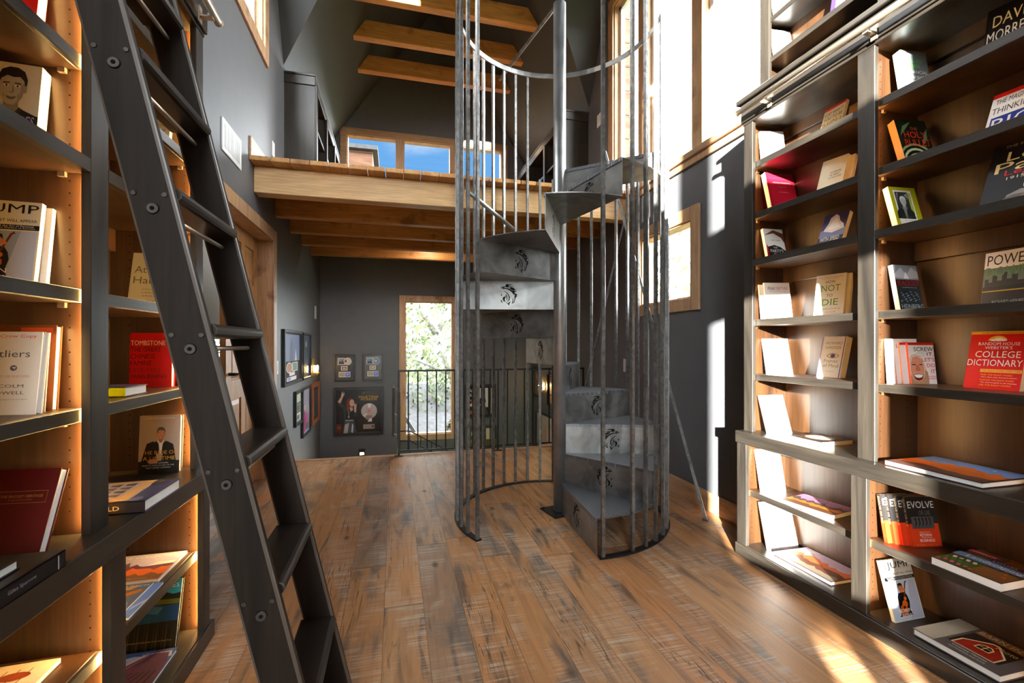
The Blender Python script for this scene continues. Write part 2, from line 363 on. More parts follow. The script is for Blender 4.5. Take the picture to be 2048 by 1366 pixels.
def guitarist(cx, cz, s, asp=1.5):
    f = lambda p: [(cx+x*s*asp, cz+z*s) for x, z in p]
    sk = (.85, .48, .25)
    return [('p', f([(-1.5,-3.6),(-1.3,-1.6),(-.9,-.9),(0,-.7),(.9,-.9),(1.3,-1.6),(1.5,-2.6),(1.2,-3.9),(-1,-4.3)]), (.10,.08,.08)),
            ('p', f([(-1.9,-5.2),(-1.0,-4.2),(-.2,-3.7),(1.2,-3.9),(1.5,-5.2)]), (.11,.09,.09)),
            ('e', cx, cz, .62*s*asp, .85*s, sk), ('p', f([(-.66,.1),(-.55,.85),(0,1.05),(.55,.85),(.66,.1),(.4,.5),(-.4,.5)]), (.12,.07,.05)),
            ('p', f([(.1,-2.2),(.35,-2.2),(1.6,.9),(1.9,1.0),(1.75,1.35),(1.35,1.0)]), (.45,.20,.08)),
            ('e', cx-.35*s*asp, cz-4.1*s, 1.0*s*asp, 1.05*s, (.86,.38,.10)), ('e', cx+.15*s*asp, cz-3.0*s, .7*s*asp, .7*s, (.86,.38,.10)), ('e', cx-.2*s*asp, cz-3.6*s, .3*s*asp, .3*s, (.2,.1,.05)),
            ('e', cx+.5*s*asp, cz-2.0*s, .35*s*asp, .35*s, sk), ('e', cx+.8*s*asp, cz-.3*s, .3*s*asp, .3*s, sk)]
def hills(sky, bands):
    o = [('r', .02, .03, .98, .97, sky)]
    rnd = random.Random(len(bands)*7+int(sky[0]*100))
    for base, amp, c in bands:
        pts = [(.02, .03)]+[(.02+.96*i/14, base+amp*(rnd.random()-.5)) for i in range(15)]+[(.98, .03)]
        o.append(('p', pts, c))
    return o
def mat_book(x, y, z, ang, lean):
    e = Vector((math.cos(ang), math.sin(ang), 0)); b = Vector((-math.sin(ang), math.cos(ang), 0))
    up = Vector((0, 0, 1))*math.cos(lean)+b*math.sin(lean); w = up.cross(e)
    M = Matrix.Identity(4)
    for i in range(3): M[i][0] = e[i]; M[i][1] = w[i]; M[i][2] = up[i]; M[i][3] = (x, y, z)[i]
    return M
def mat_flat(x, y, z, ang):
    """book on its back: local x -> ang in plan, local z (cover up) -> plan direction ang+90, front cover up"""
    e = Vector((math.cos(ang), math.sin(ang), 0)); u = Vector((-math.sin(ang), math.cos(ang), 0))
    M = Matrix.Identity(4)
    for i in range(3): M[i][0] = e[i]; M[i][1] = (0, 0, -1)[i]; M[i][2] = u[i]; M[i][3] = (x, y, z)[i]
    return M
def book(label, M, W, H, T, cover, art=(), spine=None, pages='paper', hard=False, group=None, spart=None, name='book', back=None):
    cm = ink(cover); sm = ink(spine or cover)
    tb = .0028 if hard else .0006; ins = .0035 if hard else .0003
    mb = MB()
    mb.box(0, W, 0, tb, 0, H, 0); mb.box(0, W, T-tb, T, 0, H, 2); mb.box(0, tb, 0, T, 0, H, 1)
    o = mb.build(name, [cm, sm, ink(back or cover)], None, .0006 if hard else 0, M)
    tag(o, label, 'book', group)
    pg = MB(); pg.box(tb, W-ins, tb, T-tb, ins, H-ins)
    p = pg.build('pages', MX[pages]); p.parent = o
    letters = [a for a in art if a[0] == 't']; shapes = [a for a in art if a[0] != 't']
    if shapes:
        am, ms = art_mesh(shapes, W, H); q = am.build('cover_picture', ms); q.parent = o
    if letters:
        am, ms = art_mesh(letters, W, H); 
        d = .00009*len(shapes)+.0001
        am.v = [(v[0], v[1]-d, v[2]) for v in am.v]
        q = am.build('cover_lettering', ms); q.parent = o
    if spart:   # lettering on the spine: local plane x = -off, along z, across y
        am, ms = art_mesh(spart, H, T)
        am.v = [(v[1], T-v[2], H-v[0]) for v in am.v]
        q = am.build('spine_lettering', ms); q.parent = o
    return o
SUN_E, HAZE, EXPO = 62., 25., 0.48
# ------------------------------------------------------------------ the room
XL, XR, YB, YF, ZL, ZT = -1.085, 2.25, -2.0, 7.35, -2.0, 6.62
def wall_holes(mb, u0, u1, z0, z1, holes, place):
    us = sorted(set([u0, u1]+[h[i] for h in holes for i in (0, 1)])); zs = sorted(set([z0, z1]+[h[i] for h in holes for i in (2, 3)]))
    for a, b in zip(us, us[1:]):
        for c, d in zip(zs, zs[1:]):
            if any(h[0] <= (a+b)/2 <= h[1] and h[2] <= (c+d)/2 <= h[3] for h in holes): continue
            place(mb, a, b, c, d)
mb = MB(); wall_holes(mb, YB-.12, YF+.12, ZL, ZT, [(2.944, 4.586, -.25, 2.196), (2.45, 4.28, 3.75, 5.5)], lambda m, a, b, c, d: m.box(XL-.12, XL, a, b, c, d))
struct(mb.build('wall_left', MX['wall']))
mb = MB(); wall_holes(mb, YB-.12, YF+.12, ZL, ZT, [(2.30, 4.39, 2.72, 4.80), (3.085, 3.84, 1.59, 2.20)], lambda m, a, b, c, d: m.box(XR, XR+.12, a, b, c, d))
struct(mb.build('wall_right', MX['wall']))
FW = (.166, .905, -.195, 1.905)      # lower far window glass
G3 = (-.70, 1.72, 3.05, 4.44)
mb = MB(); wall_holes(mb, XL, XR, ZL, ZT, [FW, G3], lambda m, a, b, c, d: m.box(a, b, YF, YF+.12, c, d))
struct(mb.build('wall_far', MX['wall']))
# wall behind the camera: glazed doors and tall windows the low sun comes through
BH = [(-.36, -.15, .06, .62), (-.075, .06, .06, .62), (-.54, .10, .73, 2.22), (-1.05, -.70, 2.87, 4.6), (-.54, .17, 2.87, 4.6)]
mb = MB(); wall_holes(mb, XL, XR, ZL, ZT, BH, lambda m, a, b, c, d: m.box(a, b, YB-.12, YB, c, d))
struct(mb.build('wall_back', MX['wall']))
# floors
mb = MB(); mb.box(XL, XR, YB, 5.18, -.22, 0); mb.box(XL-1.2, XL, 2.97, 4.56, -.22, 0)
struct(mb.build('floor', MX['floor']))
mb = MB(); mb.box(XL, XR, 5.165, 5.20, -.24, .012)
struct(mb.build('trim_1', MX['cas_x'], bevel=.003))
mb = MB(); mb.box(XL, XR, 5.18, YF, ZL, ZL+.1)
struct(mb.build('floor_lower', MX['floor']))
# sloped ceilings over the loft, the two valley facets and the tower ceiling
SL = 1.488
def slab(name, pts):
    mb = MB(); n = (Vector(pts[1])-Vector(pts[0])).cross(Vector(pts[2])-Vector(pts[0])).normalized()
    if n.z < 0: n = -n
    q = [Vector(p)+n*.06 for p in pts]; k = len(pts)
    mb.add([tuple(p) for p in pts]+[tuple(p) for p in q], [list(range(k)), list(range(k, 2*k))[::-1]]+[(i, (i+1)%k, k+(i+1)%k, k+i) for i in range(k)])
    return struct(mb.build(name, MX['ceil']))
XM = (XL+XR)/2; ZK = 4.05; ZR = ZK+SL*(XM-XL); YK = 5.03; YV = YK-(ZR-ZK)/2.0
slab('ceiling_left', [(XL, YK, ZK), (XL, YF, ZK), (XM, YF, ZR), (XM, YV, ZR)])
slab('ceiling_right', [(XR, YK, ZK), (XR, YF, ZK), (XM, YF, ZR), (XM, YV, ZR)])
slab('ceiling_front_left', [(XL, YK, ZK), (XM, YV, ZR), (XL, YV, ZR)])
slab('ceiling_front_right', [(XR, YK, ZK), (XM, YV, ZR), (XR, YV, ZR)])
mb = MB(); mb.box(XL, XR, YB, YV+.05, ZR, ZR+.06); struct(mb.build('ceiling', MX['ceil']))
# baseboards
mb = MB(); mb.prism([(XR-.016, 0), (XR, 0), (XR, .138), (XR-.010, .138), (XR-.016, .130)], 1, 2.262, 5.16); struct(mb.build('baseboard_right', MX['cas_y']))
mb = MB(); mb.box(XL, XL+.016, 3.90, 5.04, 2.685, 2.835); struct(mb.build('baseboard_loft', MX['cas_y'], bevel=.003))

# windows: casing frame, glass pane, sill
def casing_x(mb, X, s, y0, y1, z0, z1, w, t=.022):      # flat casing round an opening in a wall X = const; s = room direction
    a, b = sorted((X, X+s*t))
    mb.box(a, b, y0-w, y0, z0-w, z1+w); mb.box(a, b, y1, y1+w, z0-w, z1+w); mb.box(a, b, y0, y1, z1, z1+w); mb.box(a, b, y0, y1, z0-w, z0)
def casing_y(mb, Y, x0, x1, z0, z1, w, t=.022):
    mb.box(x0-w, x0, Y-t, Y, z0-w, z1+w); mb.box(x1, x1+w, Y-t, Y, z0-w, z1+w); mb.box(x0, x1, Y-t, Y, z1, z1+w); mb.box(x0, x1, Y-t, Y, z0-w, z0)
def jamb_x(mb, X0, X1, y0, y1, z0, z1, t=.012):
    a, b = sorted((X0, X1)); mb.box(a, b, y0, y0+t, z0, z1); mb.box(a, b, y1-t, y1, z0, z1); mb.box(a, b, y0, y1, z1-t, z1); mb.box(a, b, y0, y1, z0, z0+t)
def jamb_y(mb, Y0, Y1, x0, x1, z0, z1, t=.012):
    mb.box(x0, x0+t, Y0, Y1, z0, z1); mb.box(x1-t, x1, Y0, Y1, z0, z1); mb.box(x0, x1, Y0, Y1, z1-t, z1); mb.box(x0, x1, Y0, Y1, z0, z0+t)
def win(n): return struct(empty('window_%d' % n))
# 1: tall right wall window of three lights
w = win(1)
mb = MB(); casing_x(mb, XR, -1, 2.30, 4.39, 2.72, 4.80, .10); mb.build('window_frame', MX['cas_z'], w, .003)
mb = MB(); jamb_x(mb, XR, XR+.12, 2.30, 4.39, 2.72, 4.80, .014)
for y in (3.01, 3.81): mb.box(XR-.018, XR+.10, y-.06, y+.06, 2.72, 4.80)
mb.build('window_mullion', MX['cas_z'], w, .002)
mb = MB()
for a, b in ((2.314, 2.95), (3.07, 3.75), (3.87, 4.376)):
    mb.box(XR+.05, XR+.085, a, a+.045, 2.735, 4.786); mb.box(XR+.05, XR+.085, b-.045, b, 2.735, 4.786); mb.box(XR+.05, XR+.085, a, b, 2.735, 2.78); mb.box(XR+.05, XR+.085, a, b, 4.74, 4.786)
mb.build('window_sash', plain('white_sash', (.72, .70, .66), .45), w, .002)
for a, b in ((2.355, 2.91), (3.11, 3.71), (3.91, 4.335)):
    mb = MB(); mb.box(XR+.064, XR+.068, a, b, 2.775, 4.745); mb.build('pane', MX['glass'], w)
mb = MB(); mb.box(XR-.045, XR+.05, 2.235, 4.52, 2.675, 2.722); mb.build('window_sill', MX['cas_y'], w, .004)
# 2: small right wall window
w = win(2)
mb = MB(); casing_x(mb, XR, -1, 3.085, 3.84, 1.59, 2.20, .10); mb.build('window_frame', MX['cas_z'], w, .003)
mb = MB(); jamb_x(mb, XR, XR+.12, 3.085, 3.84, 1.59, 2.20); mb.build('window_jamb', MX['cas_y'], w)
mb = MB(); mb.box(XR+.062, XR+.066, 3.097, 3.828, 1.60, 2.188); mb.build('pane', MX['glass'], w)
# 3: high left window
w = win(3)
mb = MB(); casing_x(mb, XL, 1, 2.45, 4.28, 3.75, 5.5, .11); mb.build('window_frame', MX['cas_z'], w, .003)
mb = MB(); jamb_x(mb, XL-.12, XL, 2.45, 4.28, 3.75, 5.5, .014); mb.build('window_jamb', MX['cas_y'], w)
mb = MB()
mb.box(XL-.09, XL-.055, 2.464, 2.51, 3.764, 5.486); mb.box(XL-.09, XL-.055, 4.22, 4.266, 3.764, 5.486); mb.box(XL-.09, XL-.055, 2.51, 4.22, 3.764, 3.81); mb.box(XL-.09, XL-.055, 2.51, 4.22, 5.44, 5.486)
mb.build('window_sash', MATS['white_sash'], w, .002)
mb = MB(); mb.box(XL-.074, XL-.070, 2.51, 4.22, 3.81, 5.44); mb.build('pane', MX['glass'], w)
# 4: three-light loft gable window
w = win(4)
mb = MB(); casing_y(mb, YF, *G3, .10); mb.build('window_frame', MX['cas_x'], w, .003)
mb = MB(); jamb_y(mb, YF, YF+.12, *G3)
for x in (.085, .93): mb.box(x-.068, x+.068, YF-.018, YF+.1, G3[2], G3[3])
mb.build('window_mullion', MX['cas_z'], w, .002)
for a, b in ((-.688, .017), (.153, .862), (.998, 1.708)):
    mb = MB(); mb.box(a, b, YF+.062, YF+.066, 3.062, 4.428); mb.build('pane', MX['glass'], w)
    
# 5: tall stairwell window
w = win(5)
mb = MB(); casing_y(mb, YF, *FW, .095); mb.build('window_frame', MX['cas_z'], w, .003)
mb = MB(); jamb_y(mb, YF, YF+.12, *FW); mb.build('window_jamb', MX['cas_x'], w)
mb = MB(); mb.box(FW[0]+.012, FW[1]-.012, YF+.062, YF+.066, FW[2]+.012, FW[3]-.012); mb.build('pane', MX['glass'], w)
# 6..: panes in the wall behind the camera
w = win(6)
for h in BH:
    mb = MB(); mb.box(h[0], h[1], YB-.066, YB-.062, h[2], h[3]); mb.build('pane', MX['glass'], w)

# doorway on the left wall: casing, jamb, one closed panelled leaf; the other stands open
dr = struct(empty('door_1'))
mb = MB()
mb.box(XL, XL+.022, 4.56, 4.67, 0, 2.275); mb.box(XL, XL+.022, 2.86, 2.97, 0, 2.275); mb.box(XL, XL+.022, 2.97, 4.56, 2.17, 2.275)
mb.build('door_casing', MX['cas_z'], dr, .003)
mb = MB(); mb.box(XL-.16, XL, 4.56, 4.585, 0, 2.19); mb.box(XL-.16, XL, 2.945, 2.97, 0, 2.19); mb.box(XL-.16, XL, 2.97, 4.56, 2.17, 2.195)
mb.build('door_jamb', MX['cas_z'], dr, .002)
mb = MB(); xf = XL-.115; y0, y1 = 3.765, 4.555; zs = [.02, .24, .80, .95, 1.62, 1.74, 2.05, 2.165]; ys = [y0, y0+.11, (y0+y1)/2-.05, (y0+y1)/2+.05, y1-.11, y1]
for i, (a, b) in enumerate(zip(ys, ys[1:])):
    for j, (c, d) in enumerate(zip(zs, zs[1:])):
        if i % 2 == 1 and j % 2 == 1:
            mb.box(xf-.030, xf-.014, a, b, c, d); mb.add([(xf-.014, a+.012, c+.012), (xf-.014, b-.012, c+.012), (xf-.014, b-.012, d-.012), (xf-.014, a+.012, d-.012), (xf-.003, a+.045, c+.045), (xf-.003, b-.045, c+.045), (xf-.003, b-.045, d-.045), (xf-.003, a+.045, d-.045)], [(0,1,5,4),(1,2,6,5),(2,3,7,6),(3,0,4,7),(4,5,6,7)])
        else: mb.box(xf-.042, xf, a, b, c, d)
leaf = mb.build('door_leaf', MX['door_z'], dr)
mb = MB(); mb.tube((xf, y0+.06, 1.0), (xf+.05, y0+.06, 1.0), .012); mb.tube((xf+.05, y0+.06, 1.0), (xf+.05, y0+.17, 1.0), .009); mb.build('door_handle', MX['black'], leaf)
# room beyond the doorway: olive stone wall with a low window
mb = MB(); wall_holes(mb, 1.5, 14, -.2, 4.4, [(9.3, 11.5, .5, 1.36)], lambda m, a, b, c, d: m.box(-3.7, -3.5, a, b, c, d)); struct(mb.build('wall_next_room', MX['stone']))
mb = MB(); mb.box(-3.5, XL-.13, 1.5, 14, -.22, -.005); struct(mb.build('floor_next_room', MX['floor']))
mb = MB(); mb.box(-2.6, XL-.13, 1.5, 14, 2.75, 2.85); mb.box(-3.7, XL-.13, 1.38, 1.5, -.2, 2.85); mb.box(-3.7, XL-.13, 14, 14.12, -.2, 2.85); struct(mb.build('ceiling_next_room', MX['ceil']))
w = win(7); mb = MB()
for z in (.51, .75, 1.06, 1.2, 1.35): mb.box(-3.62, -3.56, 9.3, 11.5, z-.012, z+.012)
for y in (9.3, 10.4, 11.5): mb.box(-3.62, -3.56, y-.03, y+.03, .5, 1.36)
mb.build('window_frame', MX['black'], w); mb = MB(); mb.box(-3.60, -3.595, 9.3, 11.5, .5, 1.36); mb.build('pane', MX['glass'], w)

# loft: boards, rim beam and joists
mb = MB(); x = XL; k = 0
while x < XR-.01:
    b = min(x+.142, XR); mb.box(x+.002, b-.002, 3.893+random.uniform(-.003, .003), YF, 2.648, 2.684); x += .145
o = mb.build('floor_loft', MX['fir_y'], bevel=.003); struct(o)
def beam(name, label, pts, y0, y1, mat):
    mb = MB(); mb.prism(pts, 1, y0, y1); o = mb.build(name, mat, None, .004); tag(o, label, 'beam'); return o
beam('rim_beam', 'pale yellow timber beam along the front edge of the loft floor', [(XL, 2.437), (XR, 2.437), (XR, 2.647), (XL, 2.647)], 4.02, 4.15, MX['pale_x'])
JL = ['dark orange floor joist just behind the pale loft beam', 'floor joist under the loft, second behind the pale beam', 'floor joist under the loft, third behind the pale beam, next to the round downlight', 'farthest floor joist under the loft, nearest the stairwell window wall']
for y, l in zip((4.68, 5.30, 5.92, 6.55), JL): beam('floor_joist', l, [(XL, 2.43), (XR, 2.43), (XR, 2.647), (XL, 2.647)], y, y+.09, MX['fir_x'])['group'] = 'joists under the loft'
TL_ = ['topmost orange tie beam under the roof, cut off by the top of the picture', 'middle orange tie beam under the sloped roof', 'lowest orange tie beam, nearest the loft window']
for y, l in zip((5.09, 5.77, 6.46), TL_):
    z0, z1 = 4.945, 5.155; i0 = (z0-ZK)/SL; i1 = (z1-ZK)/SL
    beam('tie_beam', l, [(XL+i0, z0), (XR-i0, z0), (XR-i1, z1), (XL+i1, z1)], y, y+.10, MX['fir_x'])['group'] = 'tie beams under the roof'
# downlight in the loft underside
o = empty('recessed_downlight', (.48, 6.22, 2.648)); tag(o, 'round white recessed downlight between the joists under the loft', 'ceiling light')
mb = MB(); pts = ring(24, .062); mb.prism(pts, 2, -.008, 0); mb.build('trim_ring', MX['white'], o)
mb = MB(); mb.prism(ring(20, .045), 2, -.010, -.002); mb.build('lens', MX['can'], o)
# loft bookcases
def loft_case(label, xa, xb, front):
    o = empty('low_bookcase', ((xa+xb)/2, 5.05, 2.684)); tag(o, label, 'bookcase', 'low bookcases in the loft')
    W = lambda mb, n, m, b=.003: (setattr(mb, 'v', [(v[0]-o.location.x, v[1]-5.05, v[2]-2.684) for v in mb.v]), mb.build(n, m, o, b))[1]
    z0, z1, y0, y1 = 2.684, 4.0, 5.05, 7.30
    for y in (y0, 5.78, 6.51, y1-.03): m = MB(); m.box(xa, xb, y, y+.03, z0, z1-.11 if y > y0 else z1-.11); W(m, 'side_panel', MX['esp_z'])
    m = MB(); m.box(xa, xb, y0-.012, y1, z1-.11, z1-.02); m.box(xa-.008, xb+.008, y0-.02, y1, z1-.02, z1); W(m, 'top', MX['esp_y'])
    for z in (2.72, 3.13, 3.50): m = MB(); m.box(xa+.01, xb-.01, y0+.02, y1-.02, z, z+.03); W(m, 'shelf', MX['esp_y'])
    bx = xa if front > 0 else xb-.012
    m = MB(); m.box(bx, bx+.012, y0+.01, y1-.01, z0, z1-.1); W(m, 'back_panel', MX['in_y'], 0)
    m = MB(); fx = xb if front > 0 else xa-.018
    for y in (y0-.012, 5.765, 6.495, y1-.045): m.box(fx, fx+.018, y, y+.06, z0, z1-.11)
    W(m, 'face_frame', MX['esp_z'])
loft_case('low black-brown bookcase under the slope on the left of the loft', XL, -.79, 1)
loft_case('low black-brown bookcase under the slope on the right of the loft, behind the stair post', 1.955, XR, -1)
# wall plates, vent
def plate(name, label, cat, X, s, y0, y1, z0, z1, toggles=1):
    a, b = sorted((X, X+s*.007)); mb = MB(); mb.box(a, b, y0, y1, z0, z1); o = mb.build(name, MX['white'], None, .002); tag(o, label, cat)
    mb = MB(); yc = (y0+y1)/2; zc = (z0+z1)/2; a, b = sorted((X+s*.007, X+s*.011)); mb.box(a, b, yc-.017, yc+.017, zc-.034, zc+.034); mb.build('rocker', MX['white'], o, .001)
plate('light_switch', 'white light switch plate beside the wooden doorway', 'switch', XL, 1, 4.705, 4.785, .94, 1.07)
plate('thermostat', 'white wall control high on the left wall near the far corner', 'thermostat', XL, 1, 6.86, 6.98, 1.59, 1.77)
plate('wall_outlet', 'white plate on the loft wall beside the left low bookcase', 'outlet', XL, 1, 4.57, 4.65, 2.95, 3.09)
plate('light_switch', 'white switch plate on the dark wall behind the spiral stair rods', 'switch', XR, -1, 4.10, 4.18, .95, 1.08)
plate('wall_control', 'white square plate on the loft wall near the tall window', 'thermostat', XR, -1, 4.66, 4.80, 3.70, 3.84)
mb = MB(); y0, y1, z0, z1 = 3.315, 3.69, 2.485, 2.70
mb.box(XL, XL+.010, y0, y0+.03, z0, z1); mb.box(XL, XL+.010, y1-.03, y1, z0, z1); mb.box(XL, XL+.010, y0+.03, y1-.03, z0, z0+.03); mb.box(XL, XL+.010, y0+.03, y1-.03, z1-.03, z1)
o = mb.build('air_vent', MX['white'], None, .002); tag(o, 'white slatted air return grille on the grey wall above the doorway', 'vent')
mb = MB(); mb.box(XL+.001, XL+.003, y0+.03, y1-.03, z0+.03, z1-.03, 0)
for i in range(14): y = y0+.04+i*.0225; mb.box(XL+.003, XL+.009, y, y+.013, z0+.03, z1-.03, 1)
mb.build('louvre', [MX['dark'], MX['white']], o)

# stairwell: railing, stairs going down, lower railing, handrail
o = empty('stair_railing', (0, 0, 0)); tag(o, 'black twisted metal railing along the floor edge in front of the tall window', 'railing')
Yr = 5.15
mb = MB(); mb.box(.035, 2.24, Yr-.008, Yr+.008, .925, .945); mb.build('top_rail', MX['black'], o, .002)
mb = MB(); mb.box(.035, 2.24, Yr-.008, Yr+.008, .045, .062); mb.build('bottom_rail', MX['black'], o, .002)
for x in (.046, 1.16, 2.225): 
    mb = MB(); mb.box(x-.011, x+.011, Yr-.011, Yr+.011, .0, .945); mb.box(x-.045, x+.045, Yr-.04, Yr+.028, 0, .008); mb.build('post', MX['black'], o, .001)
def twist(mb, x, y, z0, z1, h=.0065, turns=20, n=44):
    vs = []; fs = []
    for i in range(n+1):
        t = i/n; a = t*turns*PI/2
        for k in range(4): vs.append((x+h*1.3*math.cos(a+k*PI/2), y+h*1.3*math.sin(a+k*PI/2), z0+(z1-z0)*t))
    for i in range(n):
        for k in range(4): fs.append((i*4+k, i*4+(k+1)%4, i*4+4+(k+1)%4, i*4+4+k))
    mb.add(vs, fs)
mb = MB(); twist(mb, 0, 0, .06, .93, .0065, 44, 90); pk = mb.build('picket', MX['black'], o); pk.location = (.148, Yr, 0)
for i in range(1, 20):
    x = .148+.1025*i
    if abs(x-1.16) < .03: continue
    q = pk.copy(); COL.objects.link(q); q.parent = o; q.location = (x, Yr, 0)
o = empty('stair_flight', (-.5, 5.2, 0)); tag(o, 'dark wooden stair flight going down beside the far wall', 'stairs')
for i in range(6):
    mb = MB(); mb.box(-.56, .53, .02+.27*i, .02+.27*(i+1)+.02, -.19*(i+1)-.04, -.19*(i+1)); mb.box(-.56, .53, .02+.27*i, .02+.27*i+.02, -.19*(i+1), -.19*i-.03); mb.build('step', MX['cas_x'], o)
o = empty('lower_stair_railing', (0, 0, 0)); tag(o, 'thin black metal stair railing sloping down below the tall window', 'railing')
mb = MB(); A = Vector((.07, 6.3, .06)); B = Vector((.20, 6.3, .06)); Cc = Vector((.78, 6.3, -.28)); dz = Vector((0, 0, -.13))
mb.path([A, B, Cc], .008); mb.build('top_rail', MX['black'], o)
mb = MB(); mb.path([A+dz, B+dz, Cc+dz], .008); mb.build('bottom_rail', MX['black'], o)
for t in (0, .25, .5, .75, 1):
    p = B.lerp(Cc, t); mb = MB(); mb.tube(p+dz*(1 if t not in (0,) else 7), p, .006); mb.build('picket', MX['black'], o)
o = empty('wall_handrail', (0, 0, 0)); tag(o, 'flat metal handrail on brackets running down beside the railing post', 'handrail')
A = Vector((-.01, 5.25, .76)); B = Vector((-.02, 6.5, -.02))
mb = MB(); d = (B-A).normalized(); u = Vector((0, -d.z, d.y)); s_ = Vector((1, 0, 0))
c = [p+s_*a*.016+u*b*.024 for p in (A, B) for a, b in ((-1,-1),(1,-1),(1,1),(-1,1))]
mb.add([tuple(p) for p in c], [(3,2,1,0),(4,5,6,7),(0,1,5,4),(1,2,6,5),(2,3,7,6),(3,0,4,7)]); mb.build('rail', plain('grey_satin_steel', (.30, .31, .33), .35, .6), o, .003)
for t in (.02, .5, .97):
    p = A.lerp(B, t); mb = MB(); mb.tube(p, p+Vector((.045, 0, -.03)), .006); mb.tube(p+Vector((.045, 0, -.03)), p+Vector((.052, 0, -.03)), .022, 14); mb.build('bracket', MX['nickel'], o)
mb = MB(); mb.box(.034, .062, 5.205, 6.9, -1.3, .70); mb.v = [(x, y, z-(y-5.205)*.62 if z > 0 else z) for x, y, z in mb.v]
tag(mb.build('half_wall_panel', MX['esp_z'], None, .003), 'dark wood panel sloping down behind the railing end post', 'stair panel')
# far wall step light
o = empty('step_light', (-.485, YF, -.43)); tag(o, 'small black square step light glowing low on the far wall', 'step light')
mb = MB(); mb.box(-.048, .048, -.014, 0, -.045, .055); mb.build('housing', MX['dark'], o, .002); mb = MB(); mb.box(-.028, .028, -.016, -.013, -.034, -.002); mb.build('lens', MX['bulb'], o)
